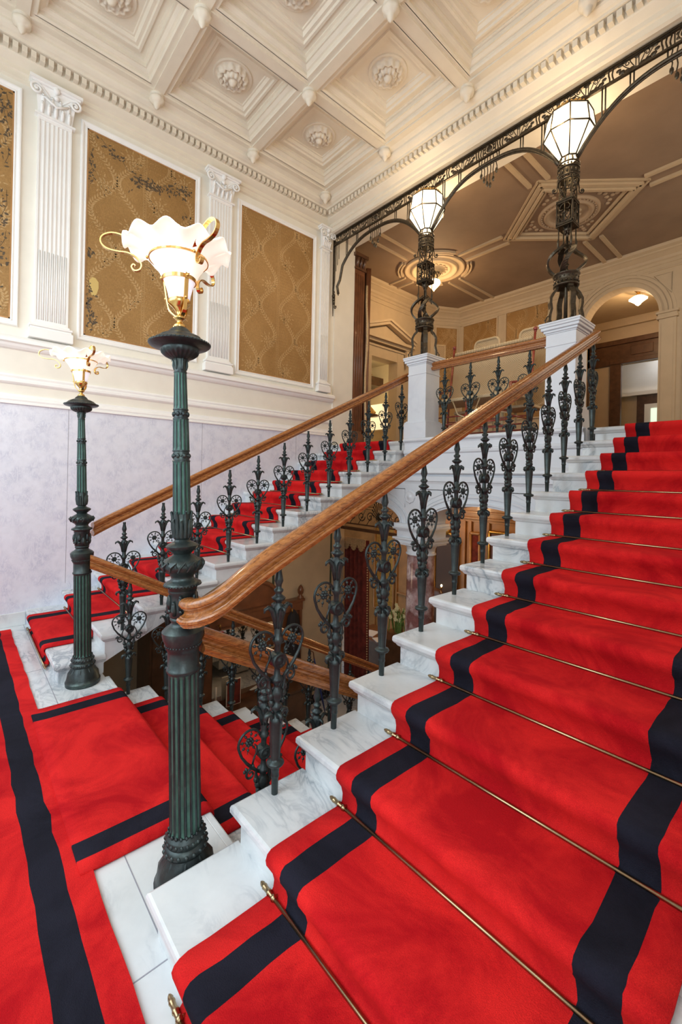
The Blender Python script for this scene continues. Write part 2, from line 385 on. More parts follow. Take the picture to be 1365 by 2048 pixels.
for c in (-3.73, -1.765):   # spandrel rosette and its panel
    b.lathe([(0, .085), (.012, .085), (.016, .075), (.012, .068), (.02, .03), (.03, .02), (.032, 0.001)], n=20, rf=lambda a, i: 1+.10*cos(8*a) if 0 < i < 4 else 1)
    k = len(b.v)-20*7-20-20
    for q in range(k, len(b.v)): x_, y_, z_ = b.v[q]; b.v[q] = (c-.04+x_, YA-z_, 1.39+y_)
    for sx in (-1, 1): b.tube([(c+sx*.13, YA, 1.50), (c+sx*.62, YA, 1.50), (c+sx*.30, YA, 1.38), (c+sx*.13, YA, 1.25)], .007, 5, closed=True)
struct(b, 'wall_arcade', 'marble_plain')
BP = [(0, UF), (.045, UF), (.06, UF-.012), (.062, UF-.03), (.05, UF-.045), (.03, UF-.055), (.022, UF-.075), (.02, 2.03), (.035, 2.02), (.045, 2.0), (.04, 1.975), (.02, 1.96), (.018, 1.78), (.03, 1.765), (.045, 1.745), (.05, 1.715), (.03, 1.70), (-.01, 1.695), (-.01, 1.68), (.025, 1.672), (.025, 1.61), (.012, 1.60), (.005, 1.585), (0, 1.57)]
b = MB(); b.sweep(BP, [((XL+.02, YA, 0), (0, -1, 0), (0, 0, 1)), ((XR-.02, YA, 0), (0, -1, 0), (0, 0, 1))], caps=False)
b.box(XL+.02, YA+.02, 1.56, XR-.02, 5.1, UF-.002)
struct(b, 'trim_5', 'marble_plain')
b = MB(); b.box(-7.4, 5.06, UF-.3, XE, 13.2, UF-.001); struct(b, 'floor_upper', 'wood_mid')
b = MB(); b.box(-9, 5.05, 1.55, XE, 9.4, 1.7)
for x in range(-8, 0, 1): b.box(x, 5.1, 1.47, x+.16, 9.4, 1.55)
struct(b, 'ceiling_lower', 'wood_gold')

# ------------------------------------------------------------------ upper hall shell
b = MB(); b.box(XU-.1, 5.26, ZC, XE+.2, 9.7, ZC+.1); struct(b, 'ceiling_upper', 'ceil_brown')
b = MB(); dy0, dy1, dz = 6.72, 7.56, 4.30
b.box(XU-.22, 5.26, UF, XU, dy0, ZC); b.box(XU-.22, dy1, UF, XU, 8.86, ZC); b.box(XU-.22, dy0, dz, XU, dy1, ZC); b.box(XU-.2, 5.1, UF, XW, 5.26, ZC)
b.poly([(XU, 8.85, UF), (-6.28, YB, UF), (-6.28, YB+.2, UF), (XU-.22, 8.85, UF)], (0, 0, ZC-UF))
struct(b, 'wall_upper_left', 'stucco_warm')
b = MB(); arch_wall(b, -6.4, XE, YB, YB+.28, ZC, [(-2.75, .645, .66, 4.72, UF)]); struct(b, 'wall_upper_back', 'stucco_warm')
UC = [(0, 5.60), (.015, 5.61), (.015, 5.66), (.04, 5.68), (.06, 5.72), (.13, 5.78), (.15, 5.79), (.15, 5.82), (.20, 5.85), (.21, ZC-.015), (.21, ZC)]
b = MB(); b.sweep(UC, [((XU, 5.28, 0), (1, 0, 0), (0, 0, 1)), ((XU, 8.85, 0), (1, -.3, 0), (0, 0, 1)), ((-6.28, YB, 0), (.3, -1, 0), (0, 0, 1)), ((XE, YB, 0), (0, -1, 0), (0, 0, 1))])
for zz in (5.50,): b.sweep([(0, zz), (.015, zz+.008), (.015, zz+.03), (0, zz+.04)], [((XU, 5.28, 0), (1, 0, 0), (0, 0, 1)), ((XU, 8.85, 0), (1, -.3, 0), (0, 0, 1)), ((-6.28, YB, 0), (.3, -1, 0), (0, 0, 1)), ((XE, YB, 0), (0, -1, 0), (0, 0, 1))])
def ceil_strip(mb, p0, p1, wd=.05, dz_=.035, z=ZC):
    mb.tube([(*p0, z-dz_/2), (*p1, z-dz_/2)], 1, flat=(wd, dz_, (Vector((*p1, 0))-Vector((*p0, 0))).cross(Vector((0, 0, 1)))))
def ceil_loop(mb, pts, **k):
    for i in range(len(pts)): ceil_strip(mb, pts[i], pts[(i+1) % len(pts)], **k)
CX, CY = -2.82, 7.20
for d, wd, h in ((.99, .06, .05), (.90, .04, .075), (.80, .03, .04), (1.08, .03, .02)): ceil_loop(b, [(CX-d, CY), (CX, CY+d), (CX+d, CY), (CX, CY-d)], wd=wd, dz_=h)
for o in (-.13, .13):
    ceil_strip(b, (CX+o, CY+1.05), (CX+o, YB-.2), .06, .035); ceil_strip(b, (CX+o, CY-1.05), (CX+o, 5.26), .06, .035)
    ceil_strip(b, (CX-1.05, CY+o), (-4.75, CY+o), .06, .035); ceil_strip(b, (CX+1.05, CY+o), (XE, CY+o), .06, .035)
    ceil_strip(b, (-5.40+o, CY+.7), (-5.40+o, YB-.2), .05, .03); ceil_strip(b, (-5.40+o, CY-.7), (-5.40+o, 5.3), .05, .03); ceil_strip(b, (-6.05, CY+o), (XU+.2, CY+o), .05, .03)
struct(b, 'trim_6', 'stucco_warm')
# arch trim, pilasters and panels on the back wall of the upper hall
b = MB()
for off, wd in ((.02, .03), (.10, .03), (.17, .045), (.23, .02)):
    b.tube([(-2.75-(.645+off)*cos(pi*i/32), YB, 4.72+(.66+off)*sin(pi*i/32)) for i in range(33)], 1, flat=(wd, .05, (0, 1, 0)))
for s in (-1, 1):
    x0, x1 = sorted((-2.75+s*.645, -2.75+s*.90)); b.box(x0, YB-.04, UF, x1, YB, 4.60); b.box(x0+.04, YB-.05, UF+.3, x1-.04, YB-.03, 4.52)
    b.box(x0-.03, YB-.08, 4.60, x1+.03, YB+.28, 4.64); b.box(x0-.015, YB-.06, 4.64, x1+.015, YB+.2, 4.69); b.box(x0-.04, YB-.09, 4.69, x1+.04, YB+.28, 4.73)
    xx = -2.75+s*1.0; b.box(xx-.006, YB-.02, UF, xx+.006, YB, 5.5)
    b.tube([(-2.75+s*.82, YB-.006, 5.42), (-2.75+s*.82, YB-.006, 5.05), (-2.75+s*.55, YB-.006, 5.42)], .008, 4, closed=True)
struct(b, 'trim_7', 'stucco_warm')
b = MB(); b.box(-4.3, YB+.28, UF, -4.2, 13, 5.6); b.box(-1.95, YB+.28, UF, -1.85, 13, 5.6); b.box(-4.3, YB+.28, 5.58, -1.85, 13, 5.7)
b.box(-4.3, 12.0, 4.5, -1.85, 12.12, 5.6); b.box(-4.3, 12.0, UF, -3.45, 12.12, 4.5); b.box(-4.3, 13, UF, -1.85, 13.1, 5.6); b.box(-4.3, 11.9, 5.40, -1.85, 12.0, 5.58); b.box(-4.2, 9.8, 5.44, -4.05, 12, 5.58)
struct(b, 'wall_corridor', 'stucco_warm')
b = MB(); b.box(-4.2, 11.92, 4.98, -1.95, 12.0, 5.10); b.box(-4.2, 11.95, 4.5, -1.95, 12.0, 4.98); b.box(-3.62, 11.90, UF, -3.38, 12.0, 4.6); b.box(-3.62, 11.88, 4.5, -1.95, 11.96, 4.60); b.box(-4.2, 9.8, 4.98, -4.08, 12, 5.10)
b.box(-4.2, 11.2, UF, -4.10, 11.45, 5.0); b.box(-4.2, 11.75, UF, -4.10, 12.0, 5.0); b.box(-4.2, 11.2, 4.5, -4.10, 12, 5.0)
for x in (-3.2, -2.6): b.box(x, 11.93, 4.68, x+.45, 11.96, 4.9)
struct(b, 'door_1', 'wood_dark', bev=.01)
b = MB(); b.box(-3.30, 12.9, 2.2, -2.0, 12.99, 3.86); struct(b, 'wall_far_panel', 'wood_dark'); b = MB(); b.box(-4.2, 12.95, 3.86, -1.95, 13.0, 5.5); b.box(-4.2, 12.80, 3.86, -1.95, 12.95, 3.95); struct(b, 'wall_far_white', 'plaster_white'); lamp('far_room_fill', (-2.7, 12.5, 4.7), 7, (.95, .97, 1), .1)  # the point light is an added fill that whitens the passage end
b = MB(); b.box(-3.12, 12.84, 2.6, -2.2, 12.9, 3.62); struct(b, 'window_3', 'plaster_white')
b = MB(); b.box(-2.98, 12.82, 2.6, -2.2, 12.85, 3.50); struct(b, 'window_4', 'sky_glass')

# pedimented doorway and the room behind it
b = MB()
b.box(XU, dy0-.22, UF, XU+.05, dy0, dz+.22); b.box(XU, dy1, UF, XU+.05, dy1+.22, dz+.22); b.box(XU, dy0+.0, dz, XU+.045, dy1-.0, dz+.22)
b.box(XU, dy0-.26, dz+.22, XU+.07, dy1+.26, dz+.26)
for (y0, y1, z0, z1, d) in ((dy0-.34, dy1+.34, 4.60, 4.66, .13), (dy0-.44, dy1+.44, 4.66, 4.72, .20)): b.box(XU, y0, z0, XU+d, y1, z1)
cy_ = (dy0+dy1)/2
b.poly([(XU, dy0-.46, 4.72), (XU, dy1+.46, 4.72), (XU, cy_, 5.03)], (.06, 0, 0))
for sgn in (-1, 1):
    ye = cy_+sgn*(.42+.50)
    b.poly([(XU, ye, 4.74), (XU, cy_, 5.05), (XU, cy_, 5.15), (XU, ye, 4.84)], (.18, 0, 0)); b.poly([(XU, ye*.0+ye, 4.80), (XU, cy_, 5.11), (XU, cy_, 5.16), (XU, ye, 4.85)], (.22, 0, 0))
    yb = cy_+sgn*.72
    b.box(XU+.05, yb-.06, 4.36, XU+.12, yb+.06, 4.598); b.tube([(XU+.1, yb, 4.56), (XU+.13, yb, 4.5), (XU+.08, yb, 4.42), (XU+.06, yb, 4.3), (XU+.03, yb, 4.2)], [.04, .05, .035, .03, .01], 6)
struct(b, 'door_2', 'stucco_warm')
b = MB(); b.box(-9.6, 5.2, UF, -9.5, 9.6, 5.2); b.box(-9.6, 9.5, UF, XU-.2, 9.6, 5.2); b.box(-9.6, 5.2, 5.0, XU-.2, 9.6, 5.2); b.box(-9.6, 5.2, UF, XU-.2, 5.3, 5.2); b.box(-9.6, 5.2, UF-.1, XU-.2, 9.6, UF)
struct(b, 'wall_side_room', 'room_lit')
b = MB(); b.box(-9.5, 8.6, 4.35, -8.9, 9.5, 4.6); struct(b, 'trim_8', 'wood_dark')

# ------------------------------------------------------------------ staircases
def flight(name, xo, xw, Y0, label):
    """xo open side, xw wall side"""
    s = 1 if xo > xw else -1
    t = thing(name, (xo, Y0, 0), label, 'staircase')
    xb = xo-s*.032
    P = [(xb, Y0+.034, 0)]
    for k in range(1, 15):
        P.append((xb, Y0+.034+(k-1)*T, k*R-.02)); P.append((xb, min(5.06, Y0+.034+k*T), k*R-.02))
    P += [(xb, 5.06, .4856*(5.06-Y0)-.087), (xb, .93, .4856*(.93-Y0)-.087), (xb, .93, 0)]
    # build as quads: side ngon is concave, so triangulate by columns
    m = MB(); x2 = xw
    for k in range(1, 15):
        y0 = Y0+.034+(k-1)*T; y1 = min(5.06, y0+T)
        if y1 <= y0: continue
        zf = lambda y: max(0, .4856*(y-Y0)-.087) if y > .93 else 0
        ys = sorted({y0, y1} | ({.93} if y0 < .93 < y1 else set()))
        for a, c in zip(ys[:-1], ys[1:]):
            za = zf(a+1e-4); zc = zf(c-1e-4); top = k*R-.02
            for x in (xb, x2): m.add([(x, a, za), (x, c, zc), (x, c, top), (x, a, top)], [(0, 1, 2, 3)])
            m.add([(xb, a, za), (xb, c, zc), (x2, c, zc), (x2, a, za)], [(0, 1, 2, 3)])
        m.add([(xb, y0, (k-1)*R-.02), (x2, y0, (k-1)*R-.02), (x2, y0, k*R-.02), (xb, y0, k*R-.02)], [(0, 1, 2, 3)])
    for q in range(len(m.v)): x_, y_, z_ = m.v[q]; m.v[q] = (x_-xo, y_-Y0, z_)
    m.build('stringer', 'marble', t)
    proto = None
    x0, x1 = sorted((0, xw-xo))
    for k in range(1, 15):
        if proto is None:
            m = MB(); xa, xc = (x0+.0, x1) if s > 0 else (x0, x1)
            prof = [(.36, 0), (.012, 0), (.004, -.004), (0, -.014), (0, -.030), (.006, -.040), (.014, -.045), (.016, -.050), (.022, -.058), (.030, -.062), (.36, -.062)]
            off = [(0, 0), (0, 0)]
            # front, then exposed side mitred
            e = s
            path = [((xw-xo, 0, 0), (0, 1, 0), (0, 0, 1)), ((0, 0, 0), (-e, 1, 0), (0, 0, 1)), ((0, .355, 0), (-e, 0, 0), (0, 0, 1))]
            front = prof[1:-1]
            m.sweep(front, path, smooth=False, caps=False)
            m.add([(xw-xo, .012, 0), (-e*.012, .012, 0), (-e*.012, .355, 0), (xw-xo, .355, 0)], [(0, 1, 2, 3)])
            m.add([(xw-xo, .030, -.062), (-e*.030, .030, -.062), (-e*.030, .355, -.062), (xw-xo, .355, -.062)], [(0, 1, 2, 3)])
            proto = m.build('step', 'marble', t, (0, 0, R))
        else:
            o = proto.copy(); COL.objects.link(o); o.parent = t; o.location = (0, (k-1)*T, k*R)
    return t
flight('staircase', XR, XE, YR, 'near right-hand flight of white marble stairs going up to the upper hall')
flight('staircase', XL, XW+.022, YL, 'far left-hand flight of white marble stairs going up along the panelled wall')
t = thing('staircase', (-2.75, YD, 0), 'central flight of marble stairs going down between the two lamp posts', 'staircase')
m = MB()
for k in range(1, 13): m.box(XL+.08+2.75, TD*(k-1)-.06, -k*RD-.3, XR-.08+2.75, TD*k-.03, -k*RD-.04)
m.build('stringer', 'marble', t)
proto = None
for k in range(1, 13):
    if proto is None:
        m = MB(); m.box(XL+.055+2.75, -.03-TD, -.045, XR-.055+2.75, 0, 0); proto = m.build('step', 'marble', t, (0, TD, -RD), bev=.01)
    else:
        o = proto.copy(); COL.objects.link(o); o.parent = t; o.location = (0, TD*k, -k*RD)

# ------------------------------------------------------------------ carpets
def wob(x, y, z, a=.006): return a*mnoise.noise(Vector((x*3.1, y*9.7, z*11.3)))+a*.6*mnoise.noise(Vector((x*7+3, y*31, z*33)))
def runner(name, prof, xs, label, loc):
    """prof: list of (y, z); xs: [x0, (x, mat) ...] column edges"""
    m = MB(); n = len(xs); th = .013; cols = []
    for i, x in enumerate(xs):
        edge = i in (0, n-1)
        cols.append([(x+(wob(x, y, z, .004) if edge else wob(x, y, z, .008)), y, z) for y, z in prof])
    vs = [p for c in cols for p in c]; k = len(prof); fs = []; ms = []
    pat = [0, 1, 0, 1, 0]
    for i in range(n-1):
        for j in range(k-1): fs.append((i*k+j, (i+1)*k+j, (i+1)*k+j+1, i*k+j+1)); ms.append(pat[i])
    m.add(vs, fs, ms, True)
    o = m.build(name, ['red', 'navy'], None)
    so = o.modifiers.new('thickness', 'SOLIDIFY'); so.thickness = th; so.offset = -1
    return tag(o, label, 'carpet')
def up_profile(Y0, n0=1, n1=14):
    P = [(Y0-.02+.0, .016)] if False else []
    e = .014
    for k in range(n0, n1+1):
        y = Y0+(k-1)*T; zb, zt = (k-1)*R, k*R
        if k == 1: P.append((y-.004, .012))
        P += [(y+.016, zb+.030), (y+.018, zb+.055), (y+.010, zb+.085), (y-.004, zt-.050), (y-.017, zt-.030), (y-.021, zt-.010), (y-.014, zt+.008), (y+.002, zt+.017), (y+.03, zt+.019), (y+.10, zt+.018), (y+.20, zt+.017), (y+.27, zt+.017), (y+T-.010, zt+.016), (y+T+.010, zt+.020)]
    P.pop(); P.append((Y0+n1*T+(.12 if n1 == 14 else 0), n1*R+.016))
    return P
def normal_fix(o):
    return o
PR = up_profile(YR)
xsR = [-1.285, -1.20, -1.095, -.405, -.30, -.215]
cR = runner('stair_carpet', PR, xsR, 'red runner with two black stripes on the near right-hand flight', None)
PL = up_profile(YL)
cL = runner('stair_carpet', PL, [-5.385, -5.31, -5.20, -4.50, -4.395, -4.315], 'red runner with two black stripes on the far left-hand flight', None)
P = [(.40, .024), (.47, .018), (YD-.06, .016), (YD-.01, .015), (YD+.012, .004), (YD+.016, -.02)]
for k in range(1, 13):
    y = YD+TD*(k-1); zt = -k*RD
    P += [(y+.006, zt+.05), (y+.006, zt+.022), (y+.03, zt+.016), (y+TD-.03, zt+.016), (y+TD-.004, zt+.013), (y+TD+.014, zt+.002), (y+TD+.015, zt-.025)]
P = [p for i, p in enumerate(P)]
cC = runner('stair_carpet', P, [-3.55, -3.485, -3.375, -2.155, -2.045, -1.975], 'red runner with two black stripes leading down the central flight', None)
# landing runner lies along the landing
m = MB(); xs = [-5.54+.12*i for i in range(62)]
ys = [-.95, -.86, -.75, .245, .355, .445]
vs = [(x, y+wob(y, x, 0, .010), .015) for y in ys for x in xs]; fs = []; ms = []; k = len(xs)
for i in range(len(ys)-1):
    for j in range(k-1): fs.append((i*k+j, i*k+j+1, (i+1)*k+j+1, (i+1)*k+j)); ms.append([0, 1, 0, 1, 0][i])
m.add(vs, fs, ms, False); o = m.build('landing_carpet', ['red', 'navy'])
so = o.modifiers.new('thickness', 'SOLIDIFY'); so.thickness = .013; so.offset = -1
tag(o, 'wide red runner with black stripes lying along the landing', 'carpet')
# stair rods
def rod_mesh(xa, xb):
    m = MB(); m.tube([(xa, 0, 0), (xb, 0, 0)], .0062, 8); return m
def make_rod(x0, x1, loc, label, group):
    t = thing('stair_rod', loc, label, 'stair rod', group)
    m = MB(); m.tube([(x0, 0, 0), (x1, 0, 0)], .0072, 10); m.build('rod', 'brass_rod', t)
    for x, s in ((x0, -1), (x1, 1)):
        m = MB(); prof = [(-.03, .0088), (0, .0088), (.003, .0115), (.008, .0115), (.011, .009), (.030, .009), (.033, .0105), (.038, .0105), (.041, .008), (.048, .009), (.056, .006), (.063, .0005)]
        m.lathe(prof, n=10)
        m.v = [(x+s*z, y, x_) for (x_, y, z) in m.v]; f = m.build('finial', 'brass_rod', t)
        m = MB(); m.tube([(x-s*.022, 0, 0), (x-s*.022, .022, 0)], .006, 6); m.ball((x-s*.022, 0, 0), .0125, 8); m.build('bracket', 'brass_rod', t)
    return t
ordinal = ['lowest', 'second lowest', 'third lowest', 'fourth lowest', 'fifth lowest', 'sixth lowest', 'seventh lowest', 'eighth lowest', 'ninth lowest', 'tenth lowest', 'eleventh lowest', 'twelfth lowest', 'topmost but one', 'topmost']
for side, (x0, x1, Y0, wd) in enumerate(((-1.278, -.19, YR, 'near right-hand'), (-5.41, -4.297, YL, 'far left-hand'))):
    first = None
    for k in range(0, 14):
        loc = (0, Y0+k*T+(-.002 if k else -.006), k*R+.022); lab = '%s brass stair rod across the red carpet of the %s flight' % (ordinal[k], wd)
        if first is None: first = make_rod(x0, x1, loc, lab, 'brass stair rods of the %s flight' % wd)
        else: c = copy_tree(first); c.location = loc; c['label'] = lab

# ------------------------------------------------------------------ balusters and rails
def arc(cx, cz, r, a0, a1, n): return [(cx+r*cos(radians(a0+(a1-a0)*i/n)), cz+r*sin(radians(a0+(a1-a0)*i/n))) for i in range(n+1)]
def spiral(cx, cz, r0, r1, a0, a1, n): return [(cx+(r0+(r1-r0)*i/n)*cos(radians(a0+(a1-a0)*i/n)), cz+(r0+(r1-r0)*i/n)*sin(radians(a0+(a1-a0)*i/n))) for i in range(n+1)]
BODY = [(0, .0135), (.07, .015), (.072, .0175), (.08, .0175), (.083, .016), (.118, .019), (.122, .032), (.130, .038), (.138, .034), (.142, .022), (.15, .019), (.30, .027), (.318, .028), (.325, .018), (.345, .015), (.352, .022), (.365, .026), (.378, .022), (.384, .014), (.40, .022), (.43, .026), (.445, .016), (.455, .014), (.468, .024), (.478, .028), (.486, .024), (.495, .014), (.52, .012), (.62, .013), (.632, .019), (.643, .025), (.654, .019), (.665, .014), (.70, .015), (.75, .018), (.785, .024), (.792, .014), (.80, .013), (.810, .025), (.818, .029), (.826, .017), (.835, .012), (.845, .02), (.852, .02), (.858, .012), (.87, .012), (.888, .019), (.905, .016), (.93, .011), (.952, .012)]
def make_baluster(parent, loc):
    b = MB(); n = 16
    def rf(a, i):
        z = BODY[i][0]
        if .15 <= z <= .31: return 1+.10*cos(6*a)
        if .40 <= z <= .44 or .66 < z < .79: return 1+.14*cos(5*a)
        if .80 < z < .83 or .465 < z < .49: return 1+.07*cos(8*a)
        return 1
    b.lathe(BODY, n=n, rf=rf)
    for a in range(4):     # leaf flares and lower curls
        ca, sa = cos(a*pi/2+pi/2), sin(a*pi/2+pi/2); k = 1 if a % 2 == 0 else .72
        def P(pts): return [(ca*r*k, sa*r*k, z) for r, z in pts]
        b.tube(P([(.010, .69), (.016, .735), (.028, .768), (.048, .784), (.064, .777), (.068, .763)]), [.009, .012, .0125, .010, .007, .003], 6)
        b.tube(P([(.012, .29), (.018, .325), (.032, .343), (.048, .338), (.054, .324), (.048, .312)]), [.008, .012, .013, .011, .008, .004], 6)
    o = b.build('baluster', 'bronze', parent, loc)
    for s in (-1, 1):
        m = MB()
        Q = lambda pts: [(0, s*y, z) for y, z in pts]
        m.tube(Q([(.018, .645)]+arc(.0735, .632, .056, 150, -25, 14)+[(.112, .575), (.085, .535), (.052, .50), (.022, .47)]), [.004]+[.0058]*12+[.0062]*4+[.0075, .009, .006], 6)
        m.tube(Q([(.060, .508), (.050, .545), (.034, .575), (.036, .60), (.048, .612)]), [.005, .0045, .004, .0038, .003], 5)
        for i in range(8):
            a = i*pi/4+.2; cx, cz = .0735, .632
            m.tube(Q([(cx+.018*cos(a), cz+.018*sin(a)), (cx+.054*cos(a), cz+.054*sin(a))]), .0022, 4, cap=False); m.ball((0, s*(cx+.037*cos(a)), cz+.037*sin(a)), .0066, 6)
        for i in range(6):
            a = i*pi/3; m.ball((0, s*(.0735+.013*cos(a)), .632+.013*sin(a)), .0095, 6, sc=(1.2, 1, 1))
        m.ball((0, s*.0735, .632), .0125, 8, sc=(1.3, .8, .8))
        m.build('heart_scroll', 'bronze', o)
        m = MB()
        m.tube(Q([(.020, .395), (.030, .425), (.036, .452)]+spiral(.066, .478, .030, .006, 200, -330, 22)), [.011, .012, .009]+[.0068-.00012*i for i in range(23)], 6)
        for (y, z, r) in ((.030, .415, .016), (.026, .385, .014), (.040, .44, .012), (.088, .505, .010), (.098, .50, .007), (.055, .512, .010)): m.ball((0, s*y, z), r, 7, sc=(1, .8, 1.2))
        m.build('leaf_scroll', 'bronze', o)
    m = MB(); pf = [(-.027, .001), (-.027, .006), (-.022, .010), (-.020, .021), (-.026, .027), (-.021, .032), (-.010, .032), (.010, .032), (.021, .032), (.026, .027), (.020, .021), (.022, .010), (.027, .006), (.027, .001)]
    m.lathe(pf, n=20, rf=lambda a, i: 1+.12*cos(10*a) if i in (2, 3, 10, 11) else 1); m.v = [(z, x, .560+y) for x, y, z in m.v]
    m.build('medallion', 'bronze', o)
    return o
RP = [(0, 0), (.014, -.0005), (.026, -.005), (.034, -.013), (.0365, -.023), (.034, -.031), (.027, -.035), (.027, -.039), (.018, -.044), (.0135, -.052), (.0145, -.060), (.021, -.066), (.030, -.068), (.031, -.072), (.039, -.074), (.0435, -.081), (.042, -.090), (.036, -.094), (.035, -.098), (.029, -.100), (.028, -.108)]
RP = RP+[(-x, y) for x, y in reversed(RP[1:])]
def rail(name, pts, parent, label=None):
    path = []
    P = [Vector(p) for p in pts]
    for i, p in enumerate(P):
        a = P[max(0, i-1)]; c = P[min(len(P)-1, i+1)]; t = (c-a); h = Vector((t.x, t.y, 0)).normalized(); A = h.cross(Vector((0, 0, 1)))
        if 0 < i < len(P)-1:
            h1 = (P[i]-a); h1.z = 0; h2 = c-P[i]; h2.z = 0
            k = 1/max(.5, cos(h1.angle(h2)/2)) if h1.length and h2.length else 1
        else: k = 1
        path.append((p, A*k, Vector((0, 0, 1))))
    m = MB(); m.sweep(RP, path, closed=True, smooth=True)
    o = m.build(name, 'oak', parent); es = o.modifiers.new('split', 'EDGE_SPLIT'); es.split_angle = radians(38); return tag(o, label)
protoB = None
def balustrade(label, rails, spots, zscale=1, rotz=0):
    global protoB
    t = thing('balustrade', (0, 0, 0), label, 'balustrade')
    rail('handrail', rails, t)
    for (x, y, z) in spots:
        if protoB is None: protoB = make_baluster(t, (x, y, z)); o = protoB
        else: o = copy_tree(protoB, t); o.location = (x, y, z)
        o.scale = (1, 1, zscale); o.rotation_euler = (0, 0, rotz)
    return t
zr = lambda y: .87+.4856*y
pts = [(-1.668, .690, 1.150), (-1.635, .688, 1.152), (-1.60, .694, 1.160), (-1.570, .710, 1.172), (-1.548, .738, 1.190), (-1.534, .775, 1.216), (-1.525, .83, 1.258), (-1.521, .90, 1.303), (-1.52, .98, zr(.98))]+[(-1.52, 4.60, zr(4.60))]
balustrade('near oak-topped balustrade of heart-scroll balusters, rising beside the right-hand flight', pts, [(-1.523, YR+(k-1)*T+.171, k*R-.001) for k in range(2, 14)])
zl = lambda y: .827+.4856*y
balustrade('far oak-topped balustrade rising beside the left-hand flight', [(-3.93, .83, zl(.83)), (-3.945, .95, zl(.95)), (-3.945, 4.60, zl(4.60)), (-3.93, 4.74, zl(4.74))], [(-3.948, YL+(k-1)*T+.171, k*R-.001) for k in range(2, 14)], .955)
zd = lambda y: 1.42-.532*y
balustrade('left balustrade going down the central flight from the far lamp post', [(-3.80, .79, zd(.79)), (-3.775, .95, zd(.95)), (-3.77, 5.0, zd(5.0))], [(-3.775, YD+TD*k-.185, -k*RD-.001) for k in range(1, 13)], .955)
balustrade('right balustrade going down the central flight from the near lamp post', [(-1.71, .765, zd(.765)), (-1.71, .95, zd(.95)), (-1.71, 5.0, zd(5.0))], [(-1.715, YD+TD*k-.185, -k*RD-.001) for k in range(1, 13)], .955)
balustrade('level balustrade of heart-scroll balusters between the two white marble pedestals', [(-3.56, 4.74, 3.19), (-2.0, 4.74, 3.19)], [(x, 4.74, UF-.001) for x in (-3.35, -2.975, -2.605, -2.235)], .955, pi/2)

# ------------------------------------------------------------------ bronze lamp posts
def fluted(mb, z0, z1, r0, r1, nf=16, seg=6, depth=.11):
    n = nf*seg; vs = []; fs = []; ms = []; zs = [z0, z0+.006, z0+.016, (z0+z1)/2, z1-.016, z1-.006, z1]
    for i, z in enumerate(zs):
        rr = r0+(r1-r0)*(z-z0)/(z1-z0)
        for j in range(n):
            ph = (j % seg)/seg; g = 0 if ph < .17 or i in (0, 6) else sin(pi*(ph-.08)/.92)**.8
            if i in (1, 5): g *= .5
            r = rr*(1-depth*g); a = 2*pi*j/n; vs.append((r*cos(a), r*sin(a), z))
    for i in range(6):
        for j in range(n): fs.append((i*n+j, i*n+(j+1) % n, (i+1)*n+(j+1) % n, (i+1)*n+j)); ms.append(1 if 1 < j % seg < 5 else 0)
    mb.add(vs, fs, ms, False)
def leaves(mb, r, z0, z1, n, flare=.012, rad=.009, phase=0, mat=0):
    for i in range(n):
        a = 2*pi*i/n+phase; c, s = cos(a), sin(a); h = z1-z0
        mb.tube([(c*r, s*r, z0), (c*(r+.004), s*(r+.004), z0+h*.4), (c*(r+flare*.6), s*(r+flare*.6), z0+h*.8), (c*(r+flare*1.3), s*(r+flare*1.3), z1), (c*(r+flare*1.7), s*(r+flare*1.7), z1-.008)], [rad*.8, rad, rad*.8, rad*.55, rad*.3], 8, mat)
def beads(mb, r, z, n, rad, sc=(1, 1, 1), phase=0, mat=0):
    for i in range(n): a = 2*pi*i/n+phase; mb.ball((r*cos(a), r*sin(a), z), rad, 6, mat, sc)
